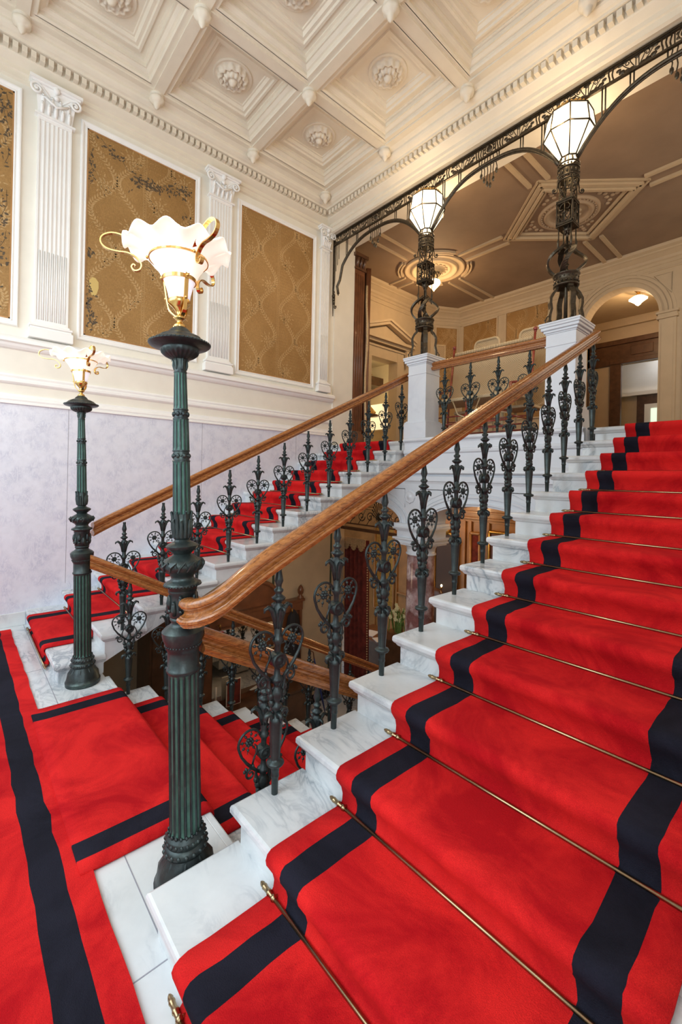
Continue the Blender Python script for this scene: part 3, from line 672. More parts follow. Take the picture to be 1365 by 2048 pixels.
def make_post(loc, lean, label):
    t = thing('lamp_post', loc, label, 'lamp post', 'bronze lamp posts on the landing'); t.rotation_mode = 'QUATERNION'
    m = MB()
    m.lathe([(0, .130), (.028, .132), (.032, .127), (.05, .122), (.09, .112), (.125, .086), (.138, .080), (.142, .088), (.156, .092), (.170, .086), (.176, .078), (.186, .080), (.198, .084), (.208, .080), (.214, .070), (.220, .068)], n=32, rf=lambda a, i: 1+.035*cos(9*a) if 3 < i < 6 else 1)
    leaves(m, .094, .045, .125, 16, -.012, .014); beads(m, .088, .157, 18, .010); beads(m, .082, .196, 22, .008); beads(m, .070, .222, 20, .007)
    m.build('base', 'bronze', t)
    m = MB(); fluted(m, .222, .775, .0665, .0645)
    m.build('lower_shaft', ['bronze', 'bronze_green'], t)
    m = MB(); m.lathe([(.772, .064), (.776, .068), (.784, .0725), (.792, .071), (.797, .066), (.862, .0655), (.874, .068), (.880, .073), (.888, .0735), (.905, .078), (.925, .086), (.948, .088), (.953, .0885), (.958, .083), (.966, .076), (.976, .060), (.984, .050), (.992, .048), (.998, .052), (1.004, .0545), (1.010, .053), (1.014, .049)], n=40)
    beads(m, .0755, .893, 34, .0042); m.build('drum', 'bronze', t)
    m = MB(); m.lathe([(1.012, .049), (1.016, .056), (1.06, .058), (1.118, .057), (1.122, .060), (1.130, .060)], n=30)
    for ph, z in ((0, 1.03), (pi/6, 1.055)): leaves(m, .055, z, z+.055, 6, .006, .0125, ph)
    beads(m, .058, 1.045, 12, .009); m.build('leaf_band', 'bronze', t)
    m = MB(); m.lathe([(1.128, .058), (1.140, .062), (1.150, .076), (1.156, .0775), (1.162, .074), (1.170, .055), (1.180, .047), (1.190, .048), (1.200, .056), (1.208, .066), (1.222, .082), (1.236, .0885), (1.250, .086), (1.262, .072), (1.268, .062), (1.273, .056), (1.278, .046), (1.286, .037), (1.294, .044), (1.302, .053), (1.312, .064), (1.322, .0665), (1.330, .058), (1.336, .044), (1.342, .034), (1.350, .030)], n=40, rf=lambda a, i: 1+.03*cos(10*a+i) if 9 <= i <= 14 else (1+.03*cos(30*a) if i in (4, 5, 19, 20, 21) else 1))
    for i in range(14):
        a = 2*pi*i/14; m.tube([(.082*cos(a-.15), .082*sin(a-.15), 1.218), (.091*cos(a), .091*sin(a), 1.243), (.084*cos(a+.2), .084*sin(a+.2), 1.256), (.089*cos(a+.28), .089*sin(a+.28), 1.236)], [.004, .007, .006, .003], 5)
    beads(m, .077, 1.152, 36, .0032); m.build('knop', 'bronze', t)
    m = MB(); m.lathe([(1.348, .030), (1.354, .036), (1.366, .040), (1.40, .039), (1.46, .038)], n=24)
    for ph, h in ((0, .11), (pi/7, .075)): leaves(m, .034, 1.358, 1.362+h, 7, .008, .0095, ph)
    m.build('leaf_cup', 'bronze', t)
    m = MB(); fluted(m, 1.40, 1.69, .0385, .0355, 12); fluted(m, 1.735, 1.875, .0352, .0325, 12); fluted(m, 1.915, 2.075, .0300, .0262, 12)
    for z0, z1, r in ((1.688, 1.738, .0365), (1.872, 1.918, .0325)): m.lathe([(z0, r*.97), (z0, r+.001), (z0+.005, r+.001), (z0+.007, r-.002), (z1-.007, r-.003), (z1-.005, r), (z1, r), (z1, r*.9)], n=28)
    for z, r in ((1.713, .034), (1.895, .030)):
        beads(m, r, z, 8, .009, (1, 1, 1.3)); beads(m, r+.002, z, 8, .005, phase=pi/8)
    m.build('upper_shaft', ['bronze', 'bronze_green'], t)
    m = MB(); m.lathe([(2.073, .025), (2.078, .028), (2.084, .026), (2.120, .024), (2.135, .028), (2.140, .045), (2.148, .060), (2.160, .074), (2.173, .081), (2.181, .080), (2.184, .084), (2.188, .104), (2.193, .122), (2.199, .129), (2.205, .127), (2.210, .116), (2.222, .098), (2.228, .094), (2.236, .080), (2.243, .066), (2.248, .050), (2.260, .044), (2.268, .036), (2.276, .026)], n=88, rf=lambda a, i: 1+.05*cos(22*a) if 5 <= i <= 7 else (1+.03*cos(11*a) if 15 < i < 20 else 1))
    beads(m, .126, 2.203, 48, .0048); leaves(m, .024, 2.09, 2.135, 6, .007, .006); leaves(m, .030, 2.235, 2.272, 0); m.build('capital', 'bronze', t)
    m = MB(); m.lathe([(2.274, .024), (2.280, .027), (2.288, .023), (2.296, .012), (2.304, .011), (2.312, .020), (2.318, .027), (2.323, .020), (2.330, .012), (2.345, .017), (2.362, .030), (2.376, .044), (2.384, .047), (2.390, .046), (2.398, .043), (2.402, .044)], n=28)
    hold = m.build('shade_holder', 'brass', t)
    def strap(az, nm='scroll_arm'):
        c, s = cos(az), sin(az); m2 = MB()
        pts = [(.018, 2.322), (.042, 2.345), (.052, 2.385), (.058, 2.43), (.066, 2.48), (.088, 2.53), (.122, 2.575), (.165, 2.612), (.215, 2.64), (.262, 2.647), (.298, 2.630), (.306, 2.603), (.285, 2.580), (.245, 2.572), (.205, 2.572), (.172, 2.558), (.152, 2.532), (.157, 2.508), (.178, 2.500), (.190, 2.514), (.182, 2.526), (.174, 2.520)]
        # subdivide smoothly (Catmull-Rom)
        sm = []
        for i in range(len(pts)-1):
            p0 = pts[max(0, i-1)]; p1 = pts[i]; p2 = pts[i+1]; p3 = pts[min(len(pts)-1, i+2)]
            for q in range(3):
                u = q/3; sm.append(tuple(.5*((2*p1[k])+(-p0[k]+p2[k])*u+(2*p0[k]-5*p1[k]+4*p2[k]-p3[k])*u*u+(-p0[k]+3*p1[k]-3*p2[k]+p3[k])*u**3) for k in (0, 1)))
        sm.append(pts[-1])
        m2.tube([(c*r, s*r, z) for r, z in sm], 1, flat=(.017, .005, (-s, c, 0)))
        for r, z in ((.056, 2.395), (.072, 2.485), (.128, 2.567)): m2.ball((c*r, s*r, z), .007, 8)
        m2.build(nm, 'brass', hold)
    for k in range(3): strap(radians(246.6+120*k))
    for z, r, nm in ((2.573, .122, 'hoop'), (2.482, .0695, 'hoop')):
        m = MB(); m.tube([(r*cos(2*pi*i/40), r*sin(2*pi*i/40), z) for i in range(40)], 1, closed=True, flat=(.018, .004, (0, 0, 1))); m.build(nm, 'brass', hold)
    GP = [(2.398, .040), (2.42, .044), (2.45, .052), (2.48, .063), (2.51, .078), (2.54, .096), (2.57, .118), (2.590, .136), (2.602, .155), (2.612, .174), (2.619, .193), (2.622, .210), (2.616, .222)]
    m = MB()
    m.lathe(GP, n=110, cap=False, rf=lambda a, i: 1+max(0, (i-6)/6)*.012*cos(11*a+1.2), zf=lambda a, i: max(0, (i-6)/6)**1.3*.019*cos(11*a))
    for q, pz in enumerate(m.f): m.m[q] = 1 if q < 110*3 else 0
    o = m.build('glass_shade', ['glass_lit', 'glass_lit_low'], t); so = o.modifiers.new('thickness', 'SOLIDIFY'); so.thickness = .003
    m = MB(); m.lathe([(2.40, .012), (2.46, .014), (2.50, .022), (2.53, .024), (2.56, .014), (2.57, .001)], n=12); m.build('bulb', 'glass_lit', t)
    def remap(o):   # final proportions of the post
        for v in o.data.vertices:
            z = v.co.z; v.co.z = z*.968 if z < .222 else (.215+(z-.222)*1.141 if z < .775 else .1353+.917*z); v.co.x *= .917; v.co.y *= .917
        for c in o.children: remap(c)
    for c in t.children:
        remap(c)
        if c.name.split('.')[0] in ('base', 'drum', 'knop', 'capital', 'leaf_cup', 'upper_shaft'): es = c.modifiers.new('split', 'EDGE_SPLIT'); es.split_angle = radians(50)
    Fv = F; from mathutils import Quaternion
    t.rotation_quaternion = Quaternion(Fv, radians(lean))
    return t
postN = make_post((-1.70, .72, 0), -1.85, 'near tall green-bronze lamp post with a lit frilled glass shade, beside the lowest step')
postF = copy_tree(postN); postF.location = (-3.83, .765, 0); postF['label'] = 'far smaller-looking green-bronze lamp post with a lit frilled shade, standing before the lilac marble wall'
from mathutils import Quaternion
postF.rotation_quaternion = Quaternion(F, radians(-1.5))
lamp('post_bulb_near', (-1.76, .68, 2.75), 16, (1, .80, .55), .06); lamp('post_bulb_far', (-3.88, .74, 2.75), 16, (1, .80, .55), .06)

# ------------------------------------------------------------------ left wall: hangings and pilasters
def damask_mesh(a, c, h, seed, dark=(), yellow=None):
    """plane with woven figure: garlands of leaves, roses, dotted ground and a seam band; local plane is (x up from wall, y, z)"""
    rnd = random.Random(seed); m = MB(); m.box(0, a, 0, .006, c, h, 0); X0 = .0064
    def leafp(y, z, ang, ln, wd, mat, x=X0):
        if not (a+.02 < y < c-.02 and .02 < z < h-.02): return
        ca, sa = cos(ang), sin(ang); P = [(0, 0), (.35*ln, wd*.5), (.7*ln, wd*.42), (ln, 0), (.7*ln, -wd*.42), (.35*ln, -wd*.5)]
        m.add([(x, min(c-.004, max(a+.004, y+p*ca-q*sa)), min(h-.004, max(.004, z+p*sa+q*ca))) for p, q in P], [tuple(range(6))], mat)
    mid = (a+c)/2; strips = [(a, mid), (mid, c)]
    for yy in (mid-.016, mid+.016): m.add([(X0, yy-.002, 0), (X0, yy+.002, 0), (X0, yy+.002, h), (X0, yy-.002, h)], [(0, 1, 2, 3)], 1)
    z = .02
    while z < h: leafp(mid, z, pi/2, .012, .008, 1); z += .03
    for si, (ya, yb) in enumerate(strips):
        wdt = yb-ya
        for g in range(2):
            z = 0; per = .84; ph = si*.42+g*.42
            while z < h:
                yy = ya+wdt*(.27+.46*g)+.13*sin(2*pi*(z+ph)/per); sl = atan2(1, .13*2*pi/per*cos(2*pi*(z+ph)/per))
                for s in (-1, 1): leafp(yy, z, sl+s*.75, .052, .017, 1)
                z += .030
        for q in range(int(h/.42)+1):
            yy = ya+wdt*(.5+.24*(1 if q % 2 else -1)); zz = .12+q*.42
            for rr, n_ in ((.055, 8), (.032, 6), (.012, 4)):
                for i in range(n_): an = 2*pi*i/n_+rr*20; leafp(yy+rr*cos(an), zz+rr*sin(an), an+pi/2-.3, .036, .018, 1)
            for i in range(9): an = 2*pi*i/9; leafp(yy+.085*cos(an), zz+.085*sin(an), an, .05, .014, 1)
        for q in range(int(h/.045)):
            for p in range(int(wdt/.03)):
                yy = ya+.015+p*.03+(q % 2)*.015; zz = q*.045
                if mnoise.noise(Vector((yy*2.7+si*5, zz*2.4, 3.1))) > .12: leafp(yy, zz, pi/2, .011, .008, 1)
    for (y0, z0, y1, z1, n_, spread) in dark:
        for i in range(n_):
            u = rnd.random(); yy = y0+(y1-y0)*u+rnd.gauss(0, spread); zz = z0+(z1-z0)*u+rnd.gauss(0, spread)
            leafp(yy, zz, rnd.random()*6.3, rnd.uniform(.015, .055), rnd.uniform(.008, .026), 2, .0068+.0002*rnd.random())
        k = 10; pts = [(X0, min(c-.01, max(a+.01, y0+(y1-y0)*i/k+.02*sin(i*1.7))), min(h-.01, max(.01, z0+(z1-z0)*i/k+.02*cos(i*2.3)))) for i in range(k+1)]
        m.tube(pts, .002, 4, 2)
    if yellow: m.add([(X0+.0001, yellow[0]+.05*cos(i*pi/5)*(1+.2*sin(i*2)), yellow[1]+.11*sin(i*pi/5)) for i in range(10)], [tuple(range(10))], 3)
    return m
def hanging(y0, y1, z0, z1, seed, label, dark=(), yellow=None, group='damask wall hangings'):
    t = thing('wall_hanging', (XW, (y0+y1)/2, z0), label, 'wall panel', group)
    a, c, h = y0-(y0+y1)/2, y1-(y0+y1)/2, z1-z0
    damask_mesh(a, c, h, seed, dark, yellow).build('damask', ['damask', 'damask_fig', 'damask_dark', 'damask_yellow'], t)
    m = MB(); pf = [(0, 0), (.014, 0), (.02, .006), (.02, .012), (.012, .018), (.012, .026), (.022, .034), (.030, .046), (.030, .058), (.018, .066), (0, .068)]
    cor = [(a, 0), (c, 0), (c, h), (a, h), (a, 0)]; dirs = [(-1, -1), (1, -1), (1, 1), (-1, 1), (-1, -1)]
    path = [((0, y, z), (1, 0, 0), (0, dy, dz)) for (y, z), (dy, dz) in zip(cor, dirs)]
    m.sweep([(p, q) for p, q in pf], path); m.build('frame', 'plaster_white', t)
    m = MB(); g = .014
    for q in ((a, 0, c, g), (a, h-g, c, h), (a, 0, a+g, h), (c-g, 0, c, h)): m.box(0, q[0], q[1], .012, q[2], q[3])
    m.build('gold_fillet', 'wood_gold', t)
hanging(-.90, .40, 3.21, 5.57, 1, 'leftmost gold damask hanging, cut by the picture edge, dark foliage along its right side', [(.58, 2.3, .60, 1.6, 60, .05), (.60, 1.3, .45, .05, 130, .06), (.3, .1, .62, .9, 60, .05), (.35, 2.25, .62, 2.1, 60, .04)])
hanging(1.07, 2.34, 3.20, 5.56, 2, 'middle gold damask hanging with dark foliage along its top and left side', [(-.50, 2.30, -.05, 2.02, 34, .03), (-.12, 1.98, .2, 2.05, 90, .035), (.25, 2.08, .58, 2.16, 70, .04), (-.6, 2.1, -.58, 1.75, 26, .02), (-.6, .62, -.55, .05, 70, .03), (-.6, 1.0, -.58, .92, 12, .02), (.5, 1.85, .62, 1.7, 8, .02)], (-.54, .58))
hanging(3.03, 4.33, 3.15, 5.53, 3, 'plain gold damask hanging nearest the corner, behind the far balustrade')
def pilaster(yc, w_, label):
    t = thing('pilaster', (XW, yc, 3.05), label, 'pilaster', 'fluted pilasters of the left wall')
    h = w_/2; D = .05
    m = MB(); m.box(0, -h-.05, 0, D+.04, h+.05, .10); m.box(0, -h-.035, .10, D+.025, h+.035, .125); m.box(0, -h-.045, .125, D+.035, h+.045, .15); m.box(0, -h-.02, .15, D+.012, h+.02, .175)
    m.build('base', 'plaster_white', t, bev=.006)
    m = MB(); z0, z1, zm = .175, 2.38, .95
    n = 7 if w_ > .25 else 5; pit = w_*.9/n; y = -w_*.45
    m.box(0, -h, z0, D-.012, h, z1); m.box(D-.012, -h, z0, D, -w_*.45+.001, z1); m.box(D-.012, w_*.45-.001, z0, D, h, z1)
    m.box(D-.012, -w_*.45, z0, D, w_*.45, z0+.03); m.box(D-.012, -w_*.45, z1-.04, D, w_*.45, z1)
    for i in range(n-1): yy = -w_*.45+(i+1)*pit; m.box(D-.012, yy-pit*.13, z0+.03, D, yy+pit*.13, z1-.04)
    for i in range(n):   # reeded lower third
        yy = -w_*.45+(i+.5)*pit; m.tube([(D-.010, yy, z0+.03), (D-.010, yy, zm)], pit*.27, 8)
    m.build('shaft', 'plaster_white', t)
    m = MB(); zc0, zc1 = 2.38, 2.72
    m.box(0, -h-.03, zc0, D+.018, h+.03, zc0+.022); m.box(0, -h-.085, zc1-.03, D+.09, h+.085, zc1); m.box(0, -h-.065, zc1-.05, D+.07, h+.065, zc1-.03)
    m.add([(D*.6, -h, zc0), (D*.6, h, zc0), (D+.05, h+.03, zc1-.05), (D+.05, -h-.03, zc1-.05)], [(0, 1, 2, 3)]); m.box(0, -h, zc0, D, h, zc1-.05)
    for row, (n2, zz, hh, r) in enumerate(((5, zc0+.02, .10, .020), (4, zc0+.085, .12, .020))):
        for i in range(n2):
            yy = -h+w_*(i+.5)/n2; m.tube([(D, yy, zz), (D+.012, yy, zz+hh*.5), (D+.030, yy, zz+hh*.85), (D+.048, yy, zz+hh), (D+.05, yy, zz+hh*.86)], [r*.7, r, r*.9, r*.6, r*.3], 6)
    for s in (-1, 1):
        sp = spiral(0, 0, .058, .010, 90, -440, 26)
        m.tube([(D+.03, s*.02, zc0+.16), (D+.04, s*(h-.03), zc0+.27)]+[(D+.055, s*(h+.02+p), zc1-.11+q) for p, q in sp], [.008, .012]+[.014-.0002*i for i in range(27)], 6)
        m.ball((D+.05, s*(h+.02), zc1-.11), .016, 8)
    m.ball((D+.06, 0, zc1-.05), .034, 8); m.ball((D+.05, 0, zc1-.12), .028, 8)
    m.tube([(D+.05, -h*.7, zc0+.18), (D+.055, 0, zc0+.12), (D+.05, h*.7, zc0+.18)], .012, 6)
    m.build('capital', 'plaster_white', t)
pilaster(-1.22, .33, 'fluted white pilaster outside the left of the picture')if 0 else None
pilaster(.755, .31, 'wide fluted white pilaster left of the near lamp, with volute capital')
pilaster(2.70, .32, 'fluted white pilaster seen behind and right of the near glass shade')
pilaster(4.575, .165, 'narrow fluted white pilaster in the corner beside the opening')

# ------------------------------------------------------------------ ceiling rosettes and bosses
def place(proto, builder, loc, label):
    if proto is None: o = builder(loc)
    else: o = proto.copy(); COL.objects.link(o); o.location = loc
    o['label'] = label; return o
def mk_rosette(loc):
    m = MB(); m.lathe([(0, .225), (-.012, .225), (-.02, .215), (-.012, .20), (-.006, .175), (-.03, .165), (-.065, .15), (-.06, .13), (-.025, .115), (-.06, .10), (-.095, .08), (-.06, .058), (-.08, .045), (-.115, .03), (-.12, .001)], n=60, rf=lambda a, i: 1+.10*cos(12*a) if 4 < i < 10 else (1+.08*cos(6*a) if 10 <= i < 12 else 1))
    return tag(m.build('ceiling_rosette', 'ceiling', None, loc), 'x', 'ceiling rosette', 'plaster rosettes in the coffers')
def mk_boss(loc):
    m = MB(); m.lathe([(0, .075), (-.012, .078), (-.02, .06), (-.03, .072), (-.05, .078), (-.075, .07), (-.095, .048), (-.105, .036), (-.125, .034), (-.15, .022), (-.165, .001)], n=36, rf=lambda a, i: 1+.10*abs(cos(3*a)) if 3 < i < 7 else 1)
    return tag(m.build('ceiling_boss', 'ceiling', None, loc), 'x', 'ceiling boss', 'plaster bosses under the ceiling beams')
rp = None; bp_ = None
colw = ['left-wall', 'second', 'third', 'fourth']
roww = ['back', 'second from back', 'third from back', 'fourth from back']
for i in range(3):
    for j in range(4):
        if i+j > 3: continue
        r_ = place(rp, mk_rosette, ((GX[i]+GX[i+1])/2, (GY[j]+GY[j+1])/2, ZBM+.19), 'plaster rosette, %s coffer column, %s row' % (colw[i], roww[j])); rp = rp or r_
bw = ['over the left wall cornice', 'on the second beam from the left', 'on the third beam from the left', 'on the fourth beam from the left', 'on the fifth beam from the left']
for i in range(5):
    for j in range(5):
        if i+j > 4: continue
        r_ = place(bp_, mk_boss, (GX[i], GY[j], ZBM-.02), 'plaster boss %s, %s' % (bw[i], ['nearest the opening', 'one coffer back from the opening', 'two coffers back from the opening', 'three coffers back from the opening', 'four coffers back from the opening'][j])); bp_ = bp_ or r_

# ------------------------------------------------------------------ red marble columns under the arcade
def column(x, label):
    t = thing('marble_column', (x, 4.80, LF), label, 'column', 'red marble columns of the arcade')
    H = .60-LF; m = MB(); m.lathe([(.18, .215), (.2, .205), (H*.5, .20), (H, .185)], n=36); m.build('shaft', 'marble_red', t)
    m = MB(); m.box(-.27, -.27, 0, .27, .27, .08); m.lathe([(.08, .26), (.12, .265), (.15, .24), (.18, .22), (.2, .215)], n=32); m.build('base', 'marble_plain', t)
    m = MB(); m.lathe([(H, .185), (H+.01, .205), (H+.025, .205), (H+.03, .19), (H+.09, .195), (H+.12, .215), (H+.14, .23)], n=32)
    for z0, z1, w_ in ((.14, .165, .245), (.165, .185, .265), (.185, .215, .255), (.215, .24, .28), (.24, .33, .235), (.33, .35, .25), (.35, .37, .275), (.37, .395, .30), (.395, .43, .27)): m.box(-w_, -w_, H+z0, w_, w_, H+z1)
    m.build('capital', 'marble_plain', t)
column(-3.725, 'red veined marble column under the left pedestal, in the stairwell'); column(-1.775, 'red veined marble column hidden under the right pedestal')

# ------------------------------------------------------------------ white marble pedestals with bronzed iron lantern standards
def pedestal(x, label):
    t = thing('marble_pedestal', (x, 4.74, UF), label, 'pedestal', 'white marble pedestals')
    m = MB()
    for z0, z1, w_ in ((0, .20, .185), (.20, .22, .180), (.22, .235, .165)): m.box(-w_, -w_, z0, w_, w_, z1)
    m.build('plinth', 'marble_plain', t, bev=.004)
    m = MB(); m.box(-.148, -.148, .235, .148, .148, .98); m.box(-.156, -.156, .85, .156, .156, .865); m.build('shaft', 'marble_plain', t, bev=.003)
    m = MB()
    for z0, z1, w_ in ((.98, .995, .155), (.995, 1.02, .168), (1.02, 1.05, .188), (1.05, 1.075, .200), (1.075, 1.095, .205)): m.box(-w_, -w_, z0, w_, w_, z1)
    m.build('cap', 'marble_plain', t, bev=.005)
def rodz(m, x, y, z0, z1, r): m.tube([(x, y, z0), (x, y, z1)], r, 6)
def ringz(m, r, z, rad, n=28, sq=False):
    m.tube([(r*cos(2*pi*i/n), r*sin(2*pi*i/n), z) for i in range(n)], rad, 6, closed=True)
def lantern_standard(x, label):
    z0 = UF+1.095
    t = thing('lantern_standard', (x, 4.74, z0), label, 'lantern', 'bronzed iron lantern standards on the pedestals')
    m = MB(); ringz(m, .165, .012, .010); ringz(m, .115, .016, .012)
    for k in range(8):
        a = 2*pi*k/8; m.tube([(.165*cos(a), .165*sin(a), .012), (.10*cos(a), .10*sin(a), .03)], .006, 5)
    m.lathe([(0, .13), (.02, .13), (.035, .10), (.045, .06), (.05, .001)], n=24); m.build('foot_ring', 'iron', t)
    for k in range(4):
        a = pi/4+pi/2*k; c, s = cos(a), sin(a); m = MB()
        m.tube([(c*r, s*r, z) for r, z in [(.150, .0), (.168, .05), (.165, .11), (.150, .18), (.160, .25), (.158, .30), (.130, .36), (.100, .395), (.095, .44)]], 1, flat=(.052, .026, (-s, c, 0)))
        m.tube([(c*r, s*r, z) for r, z in [(.165, .11), (.190, .09), (.205, .05), (.20, .02), (.19, .015)]], .006, 5); m.ball((c*.205, s*.205, .055), .011, 6)
        m.build('leg', 'iron', t)
    m = MB(); m.lathe([(.425, .10), (.43, .122), (.445, .126), (.452, .112), (.50, .112), (.545, .112), (.552, .128), (.565, .130), (.572, .118), (.575, .10)], n=32)
    beads(m, .114, .475, 16, .012); beads(m, .114, .52, 16, .010, phase=.2); beads(m, .126, .562, 26, .006); m.build('crown_band', 'iron', t)
    for k in range(4):     # bulging twisted ribbons
        a0 = pi/2*k; m = MB(); pts = []
        for i in range(15):
            u = i/14; r = .092+.115*sin(pi*u)**.9-(.055*u); a = a0+1.15*u; pts.append((r*cos(a), r*sin(a), .575+.31*u))
        m.tube(pts, 1, flat=(.060, .022, lambda p: Vector((0, 0, 0))+Vector((-p.y, p.x, .35*sqrt(p.x*p.x+p.y*p.y)))))
        m.build('ribbon', 'iron', t)
    m = MB(); m.tube([(0, 0, .04), (0, 0, 1.05)], [.020, .013], 8); m.tube([(.02*cos(i*.8), .02*sin(i*.8), .58+i*.012) for i in range(30)], .006, 5)
    m.ball((0, 0, .60), .035, 8); m.ball((0, 0, 1.16), .045, 10, sc=(1, 1, 1.2)); leaves(m, .02, 1.09, 1.20, 6, .022, .010); m.tube([(0, 0, 1.0), (0, 0, 1.25)], .012, 6)
    m.build('stem', 'iron', t)
    m = MB()
    for sx in (-1, 1):
        for sy in (-1, 1):
            m.tube([(sx*.062, sy*.062, .84), (sx*.066, sy*.066, .95), (sx*.062, sy*.062, 1.02), (sx*.062, sy*.062, 1.80)], [.008, .013, .007, .0065], 6)
            m.tube([(sx*.02, sy*.02, .95), (sx*.05, sy*.05, .88), (sx*.062, sy*.062, .80)], .006, 5)
            m.tube([(sx*.02, sy*.02, 1.46), (sx*.055, sy*.055, 1.52), (sx*.03, sy*.03, 1.62)], .005, 5)
    m.build('rods', 'iron', t)
    m = MB(); q = .078
    for z in (1.205, 1.225, 1.435, 1.455): m.box(-q-.006, -q-.006, z-.007, q+.006, q+.006, z+.007)
    for sx in (-1, 1):
        for sy in (-1, 1): m.box(sx*q-.006, sy*q-.006, 1.21, sx*q+.006, sy*q+.006, 1.45)
    for k in range(4):
        a = k*pi/2
        def W(u, z): return (q*cos(a)-u*sin(a), q*sin(a)+u*cos(a), z)
        for su in (-1, 1):
            m.tube([W(su*u, z) for u, z in [(.0, 1.24), (.03, 1.26), (.055, 1.30), (.045, 1.335), (.02, 1.33), (.025, 1.30)]], .0055, 5); m.tube([W(su*u, z) for u, z in [(.0, 1.42), (.035, 1.41), (.055, 1.38), (.04, 1.355), (.015, 1.36)]], .0055, 5)
        m.tube([W(0, 1.22), W(0, 1.44)], .007, 5); m.ball(W(0, 1.33), .018, 6); leaves(m, 0, 0, 0, 0)
        for i in range(5): m.tube([W(-.06+.03*i, 1.455), W(-.06+.03*i, 1.478), ], [.007, .001], 5)
        m.add([W(-.07, 1.22), W(.07, 1.22), W(.07, 1.245), W(-.07, 1.245)], [(0, 1, 2, 3)])
    m.build('square_box', 'iron', t)
    for k, (rr, zz) in enumerate(((1, 1.60), (-1, 1.66), (1, 1.66), (-1, 1.60))):
        a = k*pi/2+pi/4; c, s = cos(a), sin(a); m = MB()
        m.tube([(c*r, s*r, z) for r, z in [(.088, 1.78), (.100, 1.68), (.112, 1.60)]+spiral(.140, 1.575, .030, .010, 170, 520, 16)], .0065, 5); m.ball((c*.14, s*.14, 1.575), .013, 6)
        m.build('scroll', 'iron', t)
    m = MB()
    for z in (1.66, 1.70, 1.80, 1.85): ringz(m, .100, z, .008)
    m.lathe([(1.70, .098), (1.80, .098)], n=28, cap=False); beads(m, .100, 1.75, 14, .017, (.6, .6, 1.3)); beads(m, .100, 1.825, 20, .010); beads(m, .100, 1.68, 20, .009)
    for k in range(8):
        a = pi/4*k; m.tube([(.098*cos(a), .098*sin(a), 1.66), (.085*cos(a), .085*sin(a), 1.60), (.05*cos(a), .05*sin(a), 1.54)], .007, 5)
        m.tube([(.095*cos(a), .095*sin(a), 1.85), (.082*cos(a), .082*sin(a), 1.89), (.070*cos(a), .070*sin(a), 1.905)], .009, 5)
    m.build('drum', 'iron', t)
    # octagonal glass lantern
    n = 8; R0, R1, R2_ = .088, .244, .214; zA, zB_, zC_ = 1.90, 2.10, 2.28
    P = lambda r, z, k: (r*cos(2*pi*k/n+pi/8), r*sin(2*pi*k/n+pi/8), z)
    m = MB(); vs = [P(R0, zA, k) for k in range(n)]+[P(R1, zB_, k) for k in range(n)]+[P(R2_, zC_, k) for k in range(n)]
    fs = [(k, (k+1) % n, (k+1) % n+n, k+n) for k in range(n)]+[(k+n, (k+1) % n+n, (k+1) % n+2*n, k+2*n) for k in range(n)]+[tuple(range(2*n, 3*n))]
    m.add(vs, fs); g = m.build('glass', 'lantern_glass', t)
    m = MB()
    for k in range(n):
        for (ra, za, rb, zb_) in ((R0, zA, R1, zB_), (R1, zB_, R2_, zC_)): m.tube([P(ra+.002, za, k), P(rb+.002, zb_, k)], .0068, 5)
        for r, z in ((R0, zA), (R1, zB_), (R2_, zC_)): m.tube([P(r+.002, z, k), P(r+.002, z, k+1)], .0075, 5)
    m.build('lantern_frame', 'iron', t)
    m = MB(); m.lathe([(zC_, .175), (zC_+.03, .185), (zC_+.055, .165), (zC_+.07, .12), (zC_+.075, .001)], n=32); beads(m, .178, zC_+.028, 28, .018, (1, 1, 1.4)); m.build('gadroon_cap', 'brass', t)
    K = [(0, 0), (.575, .53), (.885, .82), (1.205, 1.02), (1.455, 1.28), (1.66, 1.49), (1.85, 1.66), (1.90, 1.73), (2.10, 1.97), (2.28, 2.17), (2.5, 2.36)]
    for ch in t.children:
        for v in ch.data.vertices:
            for (a, b_), (c, d_) in zip(K[:-1], K[1:]):
                if v.co.z <= c: v.co.z = b_+(v.co.z-a)*(d_-b_)/(c-a); break
    lamp('lantern_light', (x, 4.40, z0+1.95), 13, (1, .74, .44), .12); lamp('lantern_light_hall', (x, 5.15, z0+2.0), 16, (1, .72, .42), .12)
pedestal(-3.69, 'left white marble pedestal at the top of the far flight'); pedestal(-1.85, 'right white marble pedestal behind the top of the near handrail')
lantern_standard(-3.70, 'left iron lantern standard with a glowing faceted glass head, farther from the camera')
lantern_standard(-1.865, 'right and larger-looking iron lantern standard with a glowing faceted glass head')

